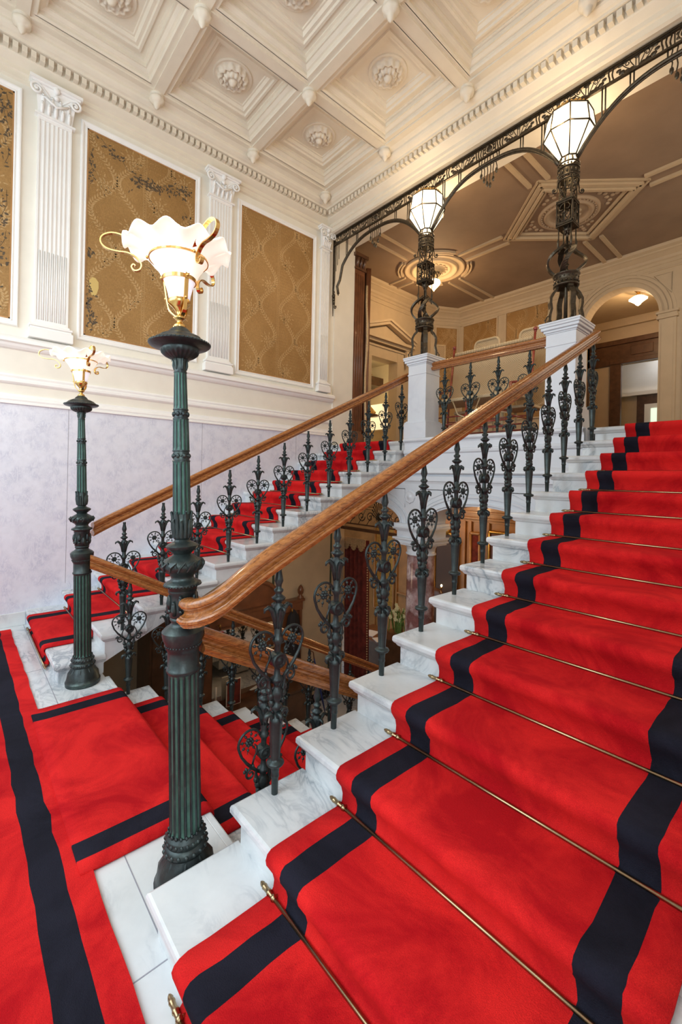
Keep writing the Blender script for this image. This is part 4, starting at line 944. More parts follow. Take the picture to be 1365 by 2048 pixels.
# ------------------------------------------------------------------ iron arcade hanging in the opening
t = thing('iron_arcade', (0, 4.74, 0), 'black wrought-iron frieze with arches and leaf pendants across the opening', 'ironwork')
Y_ = 0; ZT, ZL = 5.70, 5.545
m = MB(); m.box(XW+.05, -.022, ZT-.022, XE, .022, ZT); m.box(XW+.05, -.012, ZT-.034, XE, .012, ZT-.022); m.build('top_bar', 'iron', t)
m = MB(); m.box(XW+.05, -.014, ZL-.010, XE, .014, ZL+.010); m.build('lower_bar', 'iron', t)
def bars(xc, n, pitch=.032):
    m = MB()
    for i in range(n):
        x = xc+(i-(n-1)/2)*pitch; m.tube([(x+.006*sin(q*1.3+i), 0, ZL+(ZT-ZL)*q/6) for q in range(7)], .0075, 5)
    m.build('bar_group', 'iron', t)
def leaf_panel(xc, w_=.34):
    m = MB(); h = ZT-ZL-.03; zc = (ZT+ZL)/2-.006
    for s in (-1, 1):
        m.tube([(xc+s*.012, 0, ZL), (xc+s*.012, 0, zc+.03), (xc+s*.035, 0, zc+.055)], .005, 5)
        m.tube([(xc+s*x, 0, zc+z) for x, z in [(.012, -.06), (.04, -.01), (.06, .03)]+spiral(.078, .022, .026, .006, 150, -260, 12)], .0048, 5)
        m.tube([(xc+s*x, 0, zc+z) for x, z in [(.06, -.04), (.09, -.01), (.12, .03), (.15, .05)]], .0045, 5)
        for (x, z, r) in ((.045, -.048, .027), (.085, -.045, .029), (.128, -.030, .029), (.155, .0, .024), (.140, .045, .027), (.105, .048, .018), (.02, .052, .020)): m.ball((xc+s*x, 0, zc+z), r, 7, sc=(1, .25, .75))
    m.ball((xc, 0, zc+.045), .026, 8, sc=(.8, .3, 1)); m.build('leaf_panel', 'iron', t)
def key_panel(xc):
    m = MB(); zc = (ZT+ZL)/2-.006
    m.box(xc-.085, -.006, ZL, xc-.075, .006, ZT-.03); m.box(xc+.075, -.006, ZL, xc+.085, .006, ZT-.03)
    m.v += []; m.tube([(xc+x*.055, 0, zc+z*.055) for x, z in [(cos(i*pi/10), sin(i*pi/10)) for i in range(20)]], .006, 5, closed=True); m.ball((xc, 0, zc), .04, 10, sc=(1, .35, 1))
    for i in range(8): m.ball((xc+.062*cos(i*pi/4+.4), 0, zc+.058*sin(i*pi/4+.4)), .015, 6, sc=(1, .3, 1))
    m.build('medallion_panel', 'iron', t)
XLm, XRm = -3.70, -1.865; BC = [(-4.67, XW+.16, XLm), ((XLm+XRm)/2, XLm, XRm), (-.90, XRm, XE-.14)]
for (c, xa, xb) in BC:
    key_panel(c)
    for s in (-1, 1): bars(c+s*.14, 3); leaf_panel(c+s*.365); bars(c+s*.585, 2); leaf_panel(c+s*.80, .3)
def arch_curve(xa, xb, c, za, zt, n=28):
    out = []
    for i in range(n+1):
        u = -1+2*i/n; out.append((u, zt-(zt-za)*abs(u)**2.7))
    return [((c+(xb-c)*u) if u > 0 else (c+(c-xa)*u), 0, z) for u, z in out]
for (c, xa, xb) in BC:
    left = xa < -5; right = xb > -1; m = MB()
    za = 4.98
    pts = arch_curve(xa+(.0 if left else .085), xb-(.0 if right else .085), c, za, 5.455)
    if left: pts = [(xa+.03, 0, 4.70)]+[(x, y, z-(.15 if i < 2 else 0)) for i, (x, y, z) in enumerate(pts)]
    m.tube(pts, .022, 6); m.tube([(x, y, z-.026) for x, y, z in pts], .010, 5)
    for i in range(len(pts)*2): k = min(len(pts)-1, i//2); m.ball((pts[k][0], -.004, pts[k][2]+.014), .008, 5)
    m.build('arch_rib', 'iron', t)
    for dx in (-.42, -.39, .39, .42, -.13, .13, -.66, -.63, .63, .66):
        x = c+dx; zz = min((abs(p[0]-x), p[2]) for p in pts)[1]
        if zz < ZL: m = MB(); m.tube([(x, 0, zz), (x, 0, ZL)], .0075, 5); m.build('drop_bar', 'iron', t)
    for i in range(6):
        x = c-.10+.04*i; L_ = [.10, .17, .23, .26, .20, .12][i] if True else .2
        m = MB(); zt_ = ZL; m.tube([(x+.006*sin(q*1.1+i), 0, zt_-(zt_-5.455+L_)*q/9) for q in range(10)], .006, 5)
        m.ball((x, 0, 5.455-L_-.022), .024, 7, sc=(.8, .5, 1.5)); m.build('pendant', 'iron', t)
m = MB()   # bracket on the jamb
m.tube([(XW+.055, 0, ZT), (XW+.055, 0, 4.60), (XW+.06, 0, 4.36)], [.014, .014, .006], 6); m.tube([(XW+.09, 0, ZL), (XW+.09, 0, 4.95), (XW+.06, 0, 4.78)], .008, 5)
for i in range(3): m.tube([(XW+.12+.035*i, 0, ZL), (XW+.12+.035*i, 0, 5.10+.09*i)], .005, 5)
m.tube([(XW+.06, 0, 4.72), (XW+.10, 0, 4.66), (XW+.10, 0, 4.56)]+[(XW+.12+p, 0, 4.50+q) for p, q in spiral(0, 0, .03, .008, 160, 520, 12)], .009, 5)
for z, r in ((4.70, .045), (4.64, .04), (4.57, .03), (4.76, .03)): m.ball((XW+.07, 0, z), r, 8, sc=(.8, .6, .8))
m.build('wall_bracket', 'iron', t)

# ------------------------------------------------------------------ upper hall contents
lamp('upper_hall_pendant', (-5.40, 7.2, 5.25), 40, (1, .66, .34), .08); lamp('corridor_lamp', (-2.72, 10.35, 5.1), 12, (1, .66, .34), .05)
area('upper_hall_fill', (.05, 7.4, 4.2), (-5, 7.6, 3.8), 2.6, 2.4, 30, (1, .84, .64)); lamp('side_room_light', (-8.0, 7.6, 4.3), 45, (1, .82, .55), .2)  # soft warm fill added for the upper hall; no window in the right wall
area('back_room_daylight', (-2.6, 12.7, 5.0), (-2.9, 12.99, 3), .8, .8, 6, (.9, .95, 1)) if False else None
t = thing('wooden_pilaster', (XW-.12, 5.39, UF), 'tall dark mahogany pilaster at the left end of the opening', 'pilaster')
m = MB(); m.box(-.13, -.12, 0, .145, .12, 3.18)
for i in range(4): m.tube([(.145, -.085+.055*i, .3), (.145, -.085+.055*i, 3.1)], .014, 6)
m.build('shaft', 'wood_mid', t)
m = MB(); m.box(-.15, -.14, 3.18, .17, .14, 3.22); m.box(-.13, -.12, 3.22, .15, .12, 3.40); m.box(-.17, -.16, 3.40, .20, .16, 3.46)
for i in range(3): m.tube([(.15, -.08+.08*i, 3.22), (.17, -.08+.08*i, 3.32), (.21, -.08+.08*i, 3.38)], [.03, .035, .015], 6)
m.build('capital', 'wood_dark', t); m = MB(); m.box(-.15, -.14, 0, .17, .14, .25); m.build('base', 'wood_mid', t)
t = thing('portiere_curtain', (XW-.10, 5.60, UF), 'long brown portiere curtain with a tan tasselled edge behind the mahogany pilaster', 'curtain')
m = MB(); n = 40; vs = []; fs = []
for z in (0, 1.0, 2.2, 3.3):
    for i in range(n): u = i/(n-1); vs.append((-.30+.42*u+.02*z/3, .02+.035*sin(u*26+z*.2), z))
for j in range(3):
    for i in range(n-1): fs.append((j*n+i, j*n+i+1, (j+1)*n+i+1, (j+1)*n+i))
m.add(vs, fs, 0, True); o = m.build('cloth', 'wood_mid', t); sm = o.modifiers.new('thickness', 'SOLIDIFY'); sm.thickness = .01
m = MB(); m.tube([(.13+.02*sin(z*1.3), -.02, z*.33) for z in range(10)], .022, 8); m.build('fringe', 'fringe', t)

def rose(loc, label):
    t = thing('ceiling_rose', loc, label, 'ceiling rose')
    m = MB(); m.lathe([(0, .60), (-.03, .60), (-.04, .575), (-.02, .55), (-.02, .47), (-.05, .46), (-.065, .43), (-.04, .405), (-.015, .39), (-.015, .34), (-.035, .33), (-.04, .30), (-.02, .28), (-.02, .20), (-.04, .18), (-.06, .12), (-.04, .08), (-.06, .04), (-.07, .001)], n=56, rf=lambda a, i: 1+.01*cos(24*a) if 10 < i < 14 else 1)
    for k in range(16): a = k*pi/8; m.ball((.24*cos(a), .24*sin(a), -.03), .03, 6, sc=(1, 1, .5))
    m.build('medallion', 'stucco_warm', t)
    for k in range(4):
        a0 = k*pi/2+pi/4; m = MB()
        for rr, w_ in ((.66, .035), (.72, .03)): m.tube([(rr*cos(a0+(u-8)*.052), rr*sin(a0+(u-8)*.052), -.022) for u in range(17)], 1, flat=(.045, w_, (0, 0, 1)))
        m.build('outer_arc', 'stucco_warm', t)
rose((-5.40, 7.20, ZC), 'round moulded ceiling rose above the pendant lamp in the upper hall')
t = thing('ceiling_medallion', (CX, CY, ZC), 'oval wreath medallion inside the diamond ceiling moulding of the upper hall', 'ceiling medallion')
m = MB(); m.lathe([(0, .44), (-.03, .44), (-.045, .41), (-.025, .385), (-.02, .36), (-.05, .345), (-.055, .32), (-.03, .29), (-.01, .27), (-.01, .14), (-.04, .12), (-.03, .07), (-.06, .04), (-.065, .001)], n=48); beads(m, .385, -.03, 40, .014)
for k in range(8): a = k*pi/4; m.ball((.15*cos(a), .15*sin(a), -.03), .05, 7, sc=(1, 1, .5))
for k in range(4):
    a = k*pi/2
    for r_, dd in ((.54, 0), (.62, 0), (.55, .10), (.55, -.10), (.50, .17), (.50, -.17), (.68, 0)): m.ball((r_*cos(a)-dd*sin(a), r_*sin(a)+dd*cos(a), -.006), .036, 7, sc=(1, 1, .45))
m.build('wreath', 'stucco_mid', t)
t = thing('pendant_lamp', (-5.40, 7.20, 5.84), 'glowing glass pendant lamp hanging on wrought iron from the ceiling rose', 'lamp')
m = MB(); m.tube([(0, 0, 0), (0, 0, -.10)], .012, 6)
for k in range(8):
    a = k*pi/4; m.tube([(r*cos(a), r*sin(a), z) for r, z in [(.01, -.03), (.07, -.01), (.12, -.05), (.10, -.09), (.06, -.08), (.08, -.15), (.10, -.19)]], .007, 5); m.ball((.12*cos(a), .12*sin(a), -.05), .014, 6)
m.build('iron_mount', 'iron', t)
m = MB(); m.lathe([(-.17, .07), (-.185, .115), (-.22, .128), (-.26, .118), (-.31, .075), (-.35, .035), (-.385, .012), (-.40, .001)], n=28, rf=lambda a, i: 1+.03*cos(10*a)); m.build('glass', 'small_glass', t)
t = thing('corridor_ceiling_lamp', (-2.66, 10.35, 5.58), 'small cut-glass ceiling lamp in the passage behind the round arch', 'lamp')
m = MB(); m.lathe([(0, .07), (-.02, .07), (-.04, .04), (-.09, .03), (-.11, .05), (-.13, .04)], n=20); m.build('mount', 'brass', t)
m = MB(); m.lathe([(-.12, .06), (-.16, .13), (-.19, .165), (-.22, .12), (-.27, .06), (-.30, .04), (-.33, .001)], n=24, rf=lambda a, i: 1+.04*cos(12*a)); m.build('glass', 'small_glass', t)
lamp('pass', (-2.66, 10.35, 5.12), 9, (1, .68, .38), .05)

def flat_hanging(x0, x1, z0, z1, label):
    w_ = (x1-x0)/2; t = thing('wall_hanging', ((x0+x1)/2, YB-.001, z0), label, 'wall panel', 'damask panels of the upper hall')
    m = damask_mesh(-w_, w_, z1-z0, 9); m.v = [(y, -x-.004, z) for x, y, z in m.v]; m.build('damask', ['damask', 'damask_fig', 'damask_dark'], t)
    m = MB(); g = .03
    for q in ((-w_-g, -g, w_+g, 0), (-w_-g, z1-z0, w_+g, z1-z0+g), (-w_-g, 0, -w_, z1-z0), (w_, 0, w_+g, z1-z0)): m.box(q[0], -.03, q[1], q[2], 0, q[3])
    m.build('frame', 'stucco_warm', t)
flat_hanging(-6.17, -5.28, 3.05, 5.47, 'left gold damask panel on the back wall of the upper hall'); flat_hanging(-5.04, -4.09, 3.05, 5.50, 'right gold damask panel on the back wall, behind the right lantern standard')
t = thing('wall_hanging', (-6.475, 9.18, 3.05), 'narrow gold damask panel on the canted corner wall of the upper hall', 'wall panel', 'damask panels of the upper hall')
d = Vector((-6.28-XU, YB-8.85, 0)).normalized(); nn = Vector((d.y, -d.x, 0))
m = damask_mesh(-.27, .27, 2.38, 4); m.v = [tuple(d*y+nn*(x+.012)+Vector((0, 0, z))) for x, y, z in m.v]; m.build('damask', ['damask', 'damask_fig', 'damask_dark'], t)
m = MB()
for (a_, z_, b_, zz_) in ((-.30, -.03, .30, 0), (-.30, 2.38, .30, 2.41), (-.30, 0, -.27, 2.38), (.27, 0, .30, 2.38)):
    m.add([tuple(d*u+nn*q+Vector((0, 0, z))) for z in (z_, zz_) for q in (0, .03) for u in (a_, b_)], [(0, 2, 3, 1), (4, 5, 7, 6), (0, 1, 5, 4), (2, 6, 7, 3), (0, 4, 6, 2), (1, 3, 7, 5)])
m.build('frame', 'stucco_warm', t)
t = thing('picture_frame', (-6.56, 9.05, 4.52), 'cream-framed picture hanging on the narrow damask panel left of the settee', 'picture')
m = MB()
def dbox(m, a0, a1, z0, z1, q0, q1): m.add([tuple(d*u+nn*q+Vector((0, 0, z))) for z in (z0, z1) for q in (q0, q1) for u in (a0, a1)], [(0, 2, 3, 1), (4, 5, 7, 6), (0, 1, 5, 4), (2, 6, 7, 3), (0, 4, 6, 2), (1, 3, 7, 5)])
for q in ((-.13, .13, .44, .48), (-.13, .13, 0, .04), (-.13, -.09, .04, .44), (.09, .13, .04, .44)): dbox(m, *q, .03, .055)
m.build('frame', 'beige', t); m = MB(); dbox(m, -.09, .09, .04, .44, .03, .04); m.build('picture', 'weave', t)

# cane settee facing the stairs
t = thing('cane_settee', (-3.165, 5.24, UF), 'red bamboo settee with a woven cane back behind the level balustrade', 'settee')
xl, xr = -.62, .60
def post(m, x, y0, y1, z1, r=.016): m.tube([(x*1.02, y0, 0), (x, y0+.02, .45), (x, y1, z1)], r, 8)
for x in (xl, xr):
    m = MB(); post(m, x, .20, .34, 1.40); m.ball((x, .345, 1.435), .030, 10); m.ball((x, .34, 1.40), .022, 8, sc=(1, 1, .5)); m.build('back_post', 'red_bamboo', t)
    m = MB(); m.tube([(x, -.28, 0), (x, -.28, .64)], .017, 8); m.tube([(x, -.28, .64), (x, .0, .70), (x, .26, .80)], .016, 8); m.build('arm', 'red_bamboo', t)
m = MB(); post(m, .0, .20, .32, 1.27, .014); m.build('centre_post', 'red_bamboo', t)
m = MB(); m.tube([(xl+.03, .33, 1.32), (0, .34, 1.335), (xr-.03, .33, 1.32)], .020, 8); m.tube([(xl+.03, .32, 1.25), (xr-.03, .32, 1.25)], .010, 6)
for i in range(30): m.tube([(xl+.05+i*.0385, .33, 1.30), (xl+.05+i*.0385, .33, 1.342)], .0235, 6, 0)
m.build('top_rail', 'beige', t)
m = MB(); m.add([(xl+.045, .222, .55), (xr-.045, .222, .55), (xr-.04, .315, 1.24), (xl+.04, .315, 1.24)], [(0, 1, 2, 3)]); o = m.build('woven_back', 'weave', t); q = o.modifiers.new('thickness', 'SOLIDIFY'); q.thickness = .012
m = MB(); m.tube([(xl+.04, .23, .55), (xl+.04, .32, 1.24)], .012, 6); m.tube([(xr-.04, .23, .55), (xr-.04, .32, 1.24)], .012, 6); m.build('back_edging', 'beige', t)
m = MB(); m.box(xl-.01, -.30, .50, xr+.01, .22, .545); m.build('seat', 'beige', t, bev=.015)
m = MB()
for z in (.12, .20, .30): m.tube([(xl, -.28, z), (xr, -.28, z)], .010, 6); m.tube([(xl, .21, z), (xr, .21, z)], .010, 6)
for x in (xl, 0, xr): m.tube([(x, -.28, .25), (x, .21, .25)], .010, 6)
m.tube([(0, -.28, 0), (0, -.28, .5)], .014, 8); m.build('stretcher', 'red_bamboo', t)
m = MB()
for x, s in ((xl, 1), (xr, -1)): m.tube([(x+s*.02, -.29, .28), (x+s*.12, -.29, .30), (x+s*.20, -.29, .50)], .009, 6)
for s in (-1, 1): m.tube([(s*.02, -.29, .28), (s*.12, -.29, .32), (s*.20, -.29, .50)], .009, 6)
m.build('brace', 'beige', t)
def cane_chair(loc, label):
    t = thing('cane_chair', loc, label, 'chair', 'high-backed cane chairs')
    m = MB(); rr = .07; h0, h1, w_ = .50, 1.60, .20; pts = []
    for cx, cz, a0 in ((w_-rr, h1-rr, 0), (-w_+rr, h1-rr, 90), (-w_+rr, h0+rr, 180), (w_-rr, h0+rr, 270)):
        for i in range(5): a = radians(a0+i*22.5); pts.append((cx+rr*cos(a), .2+.10*(cz-h0)/(h1-h0), cz+rr*sin(a)))
    m.tube(pts, .022, 6, closed=True); m.build('backrest', 'beige', t)
    m = MB(); m.add([(-w_, .2, h0), (w_, .2, h0), (w_, .3, h1-.02), (-w_, .3, h1-.02)], [(0, 1, 2, 3)]); o = m.build('cane_panel', 'weave', t); q = o.modifiers.new('thickness', 'SOLIDIFY'); q.thickness = .008
    m = MB(); m.box(-.22, -.22, .42, .22, .2, .46); m.build('seat', 'beige', t, bev=.01)
    for x in (-.19, .19):
        for y in (-.19, .19): m = MB(); m.tube([(x, y, 0), (x, y, .43)], .018, 8); m.build('leg', 'beige', t)
cane_chair((-2.78, 5.72, UF), 'high-backed beige cane chair behind the right end of the settee'); cane_chair((-3.50, 5.72, UF), 'high-backed beige cane chair behind the left part of the settee')

# things in the side room
t = thing('candelabrum_table', (-8.0, 7.95, UF), 'gilt column on a round table seen through the pedimented doorway', 'candelabrum')
m = MB(); m.lathe([(0, .06), (.5, .05), (1.02, .04), (1.05, .30), (1.09, .30), (1.09, .001)], n=24); m.build('table', 'wood_dark', t)
m = MB(); m.lathe([(1.09, .20), (1.16, .22), (1.22, .17), (1.30, .10), (1.36, .06), (2.05, .045), (2.10, .09), (2.14, .11), (2.15, .001)], n=20, rf=lambda a, i: 1+.06*cos(10*a)); m.build('gilt_column', 'brass', t)
t = thing('standing_mirror_lamp', (-8.2, 8.72, UF), 'pale rectangular shade standing beside the gilt column in the side room', 'lamp shade')
m = MB(); m.add([(x, y, z) for z, w_ in ((.75, .27), (1.45, .24)) for x, y in ((-w_, -w_), (w_, -w_), (w_, w_), (-w_, w_))], [(0, 1, 5, 4), (1, 2, 6, 5), (2, 3, 7, 6), (3, 0, 4, 7), (4, 5, 6, 7)]); m.build('shade', plain('lit_linen_shade', (.95, .85, .6), .7, em=(1, .8, .5), es=.8), t)
m = MB(); m.box(-.3, -.3, .70, .3, .3, .75); m.box(-.28, -.28, 0, .28, .28, .70); m.build('stand', 'stucco_warm', t)

# ------------------------------------------------------------------ lower hall
lamp('lower_hall_fill', (-5.4, 6.7, .95), 34, (1, .62, .28), .15); lamp('lower_hall_fill_right', (-2.6, 6.6, 1.0), 26, (1, .62, .28), .15); lamp('stairwell_fill', (-4.75, 3.35, .0), 7, (1, .74, .48), .15)  # warm fill lights added for the lower hall and stairwell, without any fittings
YH = 8.0
b = MB(); b.box(-9.2, YH, LF, XE, YH+.2, 1.56); b.box(-9.2, 5.1, LF, -9.0, YH, 1.56); struct(b, 'wall_lower_back', 'wood_gold')
b = MB()
for z, dd in ((.98, .05), (.86, .09), (.80, .04), (1.20, .05), (-1.1, .04)): b.box(-9, YH-dd, z-.02, XE, YH, z+.02)
for x in (-7.6, -6.9, -6.2, -5.86, -5.06, -4.92, -4.66, -4.52, -3.6, -2.6, -1.6): b.box(x-.025, YH-.05, LF, x+.025, YH, .80)
struct(b, 'trim_9', 'wood_gold', bev=.006)
def panel_thing(name, x0, x1, z0, z1, matp, matf, label, cat, arch=0):
    t = thing(name, ((x0+x1)/2, YH-.05, z0), label, cat); w_ = (x1-x0)/2; h = z1-z0
    m = MB(); m.box(-w_, -.01, 0, w_, 0, h); m.build('panel', matp, t)
    m = MB(); P = [(-w_, -.02, 0), (-w_, -.02, h-arch), *[(-w_*cos(pi*i/12), -.02, h-arch+arch*sin(pi*i/12)) for i in range(1, 12)], (w_, -.02, h-arch), (w_, -.02, 0)]
    m.tube(P, .035, 6, closed=True)
    if arch: m.ball((0, -.04, h+.03), .09, 8, sc=(1.4, .5, 1)); m.ball((-w_, -.04, h-arch), .05, 8); m.ball((w_, -.04, h-arch), .05, 8)
    m.build('frame', matf, t)
panel_thing('gilt_mirror', -5.78, -5.22, -1.0, .50, 'painted_mirror_reflection', 'gilt', 'tall arched gilt mirror seen through the centre arch of the lower hall', 'mirror', .2)
panel_thing('red_damask_panel', -4.90, -4.68, -1.0, .55, 'velvet', 'wood_gold', 'narrow red panel in the honey-coloured wall seen through the centre arch', 'wall panel')
panel_thing('framed_print', -4.48, -4.10, -.1, .62, 'wood_mid', 'gilt', 'small dark framed print right of the red panel, seen through the centre arch', 'picture')
panel_thing('gold_curtain_panel', -7.6, -6.95, -1.6, .55, 'gilt', 'wood_gold', 'gold wall panel glowing behind the stairwell curtain', 'wall panel')
for (x, z) in ((-5.70, -.72), (-5.42, -.60)):
    t = thing('candle_lamp', (x, YH-.30, z-.25), ['small glowing candle lamp, left of the pair before the gilt mirror', 'small glowing candle lamp, right of the pair before the gilt mirror'][x > -5.6], 'lamp')
    m = MB(); m.lathe([(0, .04), (.02, .04), (.04, .012), (.20, .012), (.21, .03), (.22, .001)], n=12); m.build('stick', 'brass', t); m = MB(); m.ball((0, 0, .25), .02, 8, sc=(1, 1, 1.4)); m.build('flame', 'flame', t)
t = thing('console_cabinet', (-5.5, YH-.32, LF), 'dark console cabinet under the gilt mirror in the lower hall', 'cabinet')
m = MB(); m.box(-.62, -.22, 0, .62, .22, 1.15); m.build('body', 'wood_dark', t, bev=.01); m = MB(); m.box(-.66, -.25, 1.15, .66, .25, 1.19); m.build('top', 'wood_dark', t)
# dark red curtain with pompom edge
t = thing('velvet_curtain', (-5.50, 5.30, LF), 'dark red velvet curtain with a pompom edge beside the stairwell', 'curtain')
m = MB(); n = 60; vs = []; fs = []; H = .56-LF; zs = [0, .6, 1.3, 2.0, H]
for z in zs:
    for i in range(n): u = i/(n-1); vs.append((-.34+.60*u+.06*(1-z/H), .03*sin(u*34)+.012*sin(u*71), z))
for j in range(len(zs)-1):
    for i in range(n-1): fs.append((j*n+i, j*n+i+1, (j+1)*n+i+1, (j+1)*n+i))
m.add(vs, fs, 0, True); o = m.build('cloth', 'velvet', t); q = o.modifiers.new('thickness', 'SOLIDIFY'); q.thickness = .01
m = MB()
for i in range(60): z = .02+i*.043; m.ball((.26+.06*(1-z/H)+.012, -.03, z), .014, 6)
m.build('pompom_edge', 'fringe', t)
m = MB()
for i in range(22): x = -.33+i*.027; dz = .10*abs(sin(i*.45)); m.tube([(x, -.05, H+.02), (x, -.05, H-.10-dz)], .015, 5)
m.build('valance', 'fringe', t)
t = thing('iron_grille', (-4.86, 5.10, .74), 'black scroll-work iron grille above the curtain in the left arch', 'ironwork')
m = MB(); m.box(-.85, -.03, 0, .60, .03, .05); m.box(-.85, -.02, .10, .60, .02, .12); m.build('rail', 'wood_dark', t)
m = MB()
for i in range(7):
    x = -.75+i*.2; s = 1 if i % 2 else -1
    m.tube([(x+p, 0, .25+q) for p, q in spiral(0, 0, .085, .015, 0, s*520, 26)], .008, 5); m.tube([(x-.09, 0, .1), (x, 0, .22), (x+.09, 0, .36)], .006, 5)
for i in range(12): a = pi*i/11; m.tube([(.05, 0, .20), (.05+.14*cos(a), 0, .30+.20*sin(a))], .007, 5); m.ball((.05+.15*cos(a), 0, .31+.20*sin(a)), .016, 6)
m.build('scrolls', 'iron', t)
# reception things behind
t = thing('reception_desk', (-5.56, 6.15, LF), 'dark reception desk strewn with papers beyond the curtain', 'desk')
m = MB(); m.box(-.62, -.30, 0, .55, .30, .74); m.build('body', 'wood_dark', t, bev=.01); m = MB(); m.box(-.66, -.34, .74, .60, .34, .78); m.build('top', 'wood_mid', t, bev=.006)
for i, (x, y, a) in enumerate(((-5.85, 6.05, .3), (-5.50, 5.98, -.4), (-5.16, 6.10, .9))):
    m = MB(); c, s = cos(a), sin(a); P = [(-.11, -.15), (.11, -.15), (.11, .15), (-.11, .15)]; m.poly([(p*c-q*s, p*s+q*c, 0) for p, q in P], (0, 0, .012)); tag(m.build('paper_stack', 'paper', None, (x, y, LF+.781)), ['stack of white papers on the left of the reception desk', 'stack of white papers on the middle of the reception desk', 'stack of white papers on the right of the reception desk'][i], 'papers', 'papers on the desk')
t = thing('dark_armchair', (-5.18, 7.0, LF), 'dark round-backed armchair behind the reception desk', 'chair')
m = MB(); m.lathe([(1.0, .001), (1.0, .24), (.96, .27)], n=20); m.v = []; m.f = []; m.m = []; m.s = []
vs = [(.26*cos(pi*i/16), .12+.10*sin(pi*i/16), z) for z in (.45, .9, 1.45, 1.62) for i in range(17)]; vs = [(x*(1 if z < 1.5 else .6), y, z) for x, y, z in vs]
m.add(vs, [(j*17+i, j*17+i+1, j*17+18+i, j*17+17+i) for j in range(3) for i in range(16)], 0, True); o = m.build('backrest', 'wood_dark', t); q = o.modifiers.new('thickness', 'SOLIDIFY'); q.thickness = .05
m = MB(); m.box(-.28, -.3, .40, .28, .2, .48); m.build('seat', 'velvet', t, bev=.02)
for x in (-.25, .25):
    for y in (-.26, .16): m = MB(); m.tube([(x, y, 0), (x, y, .40)], [.02, .028], 8); m.build('leg', 'wood_dark', t)
t = thing('flower_planter', (-5.22, 6.05, LF+.78), 'planter of cream daffodils standing left of the red marble column', 'flowers')
t.location = (-4.65, 5.47, LF); m = MB(); m.box(-.22, -.14, 0, .22, .14, 1.15); m.build('stand', 'wood_dark', t, bev=.01)
m = MB(); m.box(-.20, -.13, 1.15, .20, .13, 1.27); m.build('trough', 'wood_mid', t)
rn = random.Random(3); ml = MB(); mf = MB()
for i in range(46):
    x, y = rn.uniform(-.17, .17), rn.uniform(-.1, .1); hx, hy = rn.uniform(-.09, .09), rn.uniform(-.07, .07); h = rn.uniform(.22, .42)
    ml.tube([(x, y, 1.26), (x+hx*.4, y+hy*.4, 1.26+h*.6), (x+hx, y+hy, 1.26+h)], 1, flat=(.016, .002, (1, .3, 0)))
    if i % 2:
        cx, cy, cz = x+hx, y+hy, 1.26+h
        mf.ball((cx, cy, cz), .016, 6)
        for k in range(6): a = k*pi/3; mf.ball((cx+.026*cos(a), cy, cz+.026*sin(a)), .016, 6, sc=(1, .4, 1))
ml.build('leaves', 'leaf', t); mf.build('blossoms', 'petal', t)
# green lines painted on the stairwell wall
b = MB()
for y in (3.70, 4.86): b.box(XW, y-.02, LF+.2, XW+.004, y+.02, 1.3)
b.box(XW, 3.3, LF+.20, XW+.004, 4.88, LF+.24); struct(b, 'trim_10', 'dark_green')
b = MB(); b.box(XW, 1.0, LF, XW+.02, 5.16, LF+.14); struct(b, 'baseboard_lower', 'black')
# hall stand against the stairwell wall
t = thing('hall_stand', (XW+.02, 3.35, LF), 'dark carved hall stand with mirror and finials against the stairwell wall', 'hall stand')
m = MB(); m.box(0, -.80, 0, .30, .80, .50); m.box(0, -.84, .50, .34, .84, .54); m.build('console', 'wood_dark', t, bev=.008)
m = MB(); m.box(0, -.80, .54, .05, .80, 1.70); m.box(0, -.84, 1.66, .10, .84, 1.82); m.box(0, -.86, 1.80, .13, .86, 1.84)
m.tube([(.06, .42*cos(pi*i/14), 1.84+.36*sin(pi*i/14)) for i in range(15)], .035, 6); m.poly([(.02, .40*cos(pi*i/14), 1.84+.34*sin(pi*i/14)) for i in range(15)], (.03, 0, 0)); m.build('back_panel', 'wood_mid', t)
for y in (-.82, .82):
    m = MB(); m.lathe([(0, .045), (.5, .045), (.55, .03), (1.75, .03), (1.80, .05), (1.86, .05), (1.88, .02), (1.92, .045), (1.97, .05), (2.02, .03), (2.05, .001)], (.06, y, 0), n=14); m.build('post', 'wood_mid', t)
for y in (-.6, .6, .3):
    m = MB(); m.tube([(.05, y, 1.72), (.13, y, 1.70), (.16, y, 1.66), (.15, y, 1.73)], .008, 6); m.build('coat_hook', 'brass', t)
m = MB(); m.box(.05, -.66, .62, .06, .10, 1.60); m.build('mirror', 'mirror', t)
m = MB(); m.lathe([(.0, .155), (.02, .16), (.03, .14), (.03, .12)], n=30, cap=False); m.v = [(.055+z, .26+x, 1.36+y*1.35) for x, y, z in m.v]; m.build('oval_frame', 'beige', t)
t = thing('black_coat', (XW+.16, 3.98, LF+.95), 'black coat hanging at the right side of the hall stand', 'coat')
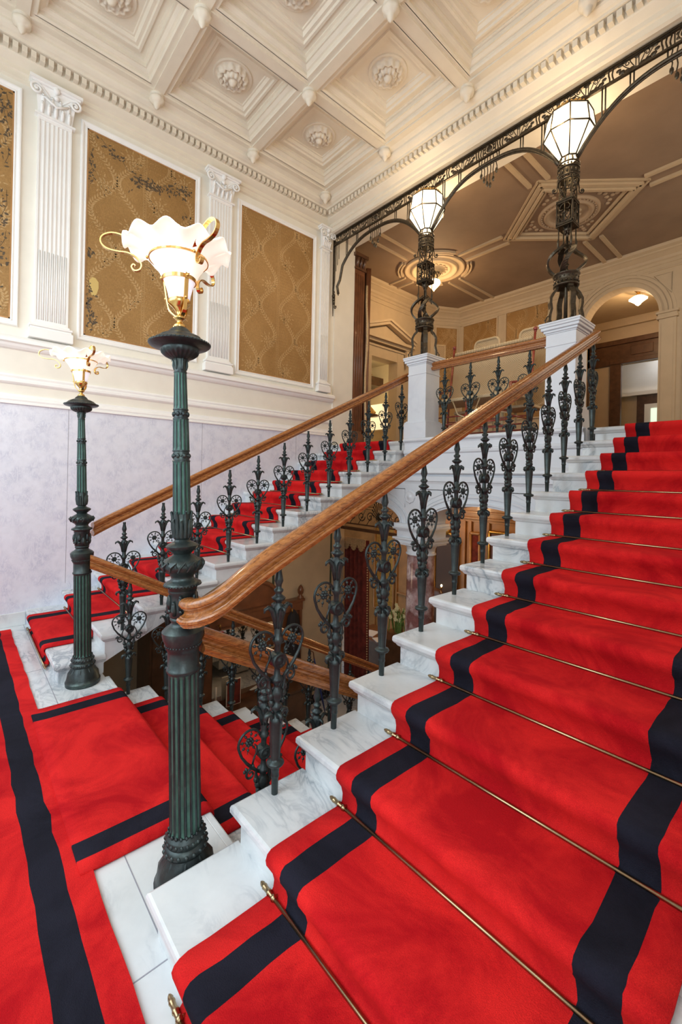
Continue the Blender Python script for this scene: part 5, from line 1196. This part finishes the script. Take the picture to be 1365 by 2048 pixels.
m = MB(); m.lathe([(0, .13), (.25, .12), (.50, .115), (.66, .09), (.74, .03), (.76, .001)], n=24, rf=lambda a, i: 1+.10*cos(7*a)); m.v = [(x*.55, y, z) for x, y, z in m.v]; m.build('cloth', 'black', t)
t = thing('framed_poster', (XW+.14, 2.98, LF+.545), 'small red-and-dark framed poster standing on the hall stand', 'picture')
m = MB(); m.box(0, -.11, 0, .02, .11, .36); m.build('frame', 'wax', t); m = MB(); m.box(.02, -.10, .01, .024, .10, .35); m.build('print', 'velvet', t)
t = thing('candlestick', (XW+.18, 2.70, LF+.545), 'brass candlestick with a pale candle on the hall stand', 'candlestick')
m = MB(); m.lathe([(0, .045), (.015, .045), (.03, .012), (.10, .014), (.12, .025), (.14, .015)], n=14); m.build('stick', 'brass', t); m = MB(); m.tube([(0, 0, .14), (0, 0, .34)], .014, 10); m.build('candle', 'wax', t)
m = MB(); m.poly([(0, 0, 0), (.05, .20, 0), (.24, .14, 0), (.17, -.05, 0)], (0, 0, .01)); tag(m.build('leaflet_pile', 'paper', None, (XW+.07, 3.42, LF+.541)), 'pale leaflets lying on the hall stand right of the poster', 'papers')
t = thing('umbrella', (XW+.30, 4.30, LF), 'furled blue umbrella leaning against the right end of the hall stand', 'umbrella')
m = MB(); m.tube([(.12, .16, 0), (.06, .08, .45), (0, 0, .90)], [.006, .022, .010], 8); m.build('canopy', plain('blue_cloth', (.02, .04, .18), .6), t); m = MB(); m.tube([(0, 0, .90), (-.01, -.01, 1.0), (-.02, -.05, 1.03), (-.02, -.08, .99)], .009, 8); m.build('handle', 'wood_mid', t)
t = thing('wardrobe', (XW+.02, 2.02, LF), 'dark wooden wardrobe added in the shade under the far flight, left of the hall stand', 'wardrobe')  # wardrobe added to darken the shaded space under the flight
m = MB(); m.box(0, -.30, 0, .45, .30, 1.95); m.box(0, -.34, 1.95, .49, .34, 2.02); m.build('body', 'wood_dark', t, bev=.008)
for s in (-1, 1): m = MB(); m.box(.45, min(s*.02, s*.27), .1, .465, max(s*.02, s*.27), 1.88); m.build('door', 'wood_dark', t, bev=.006)
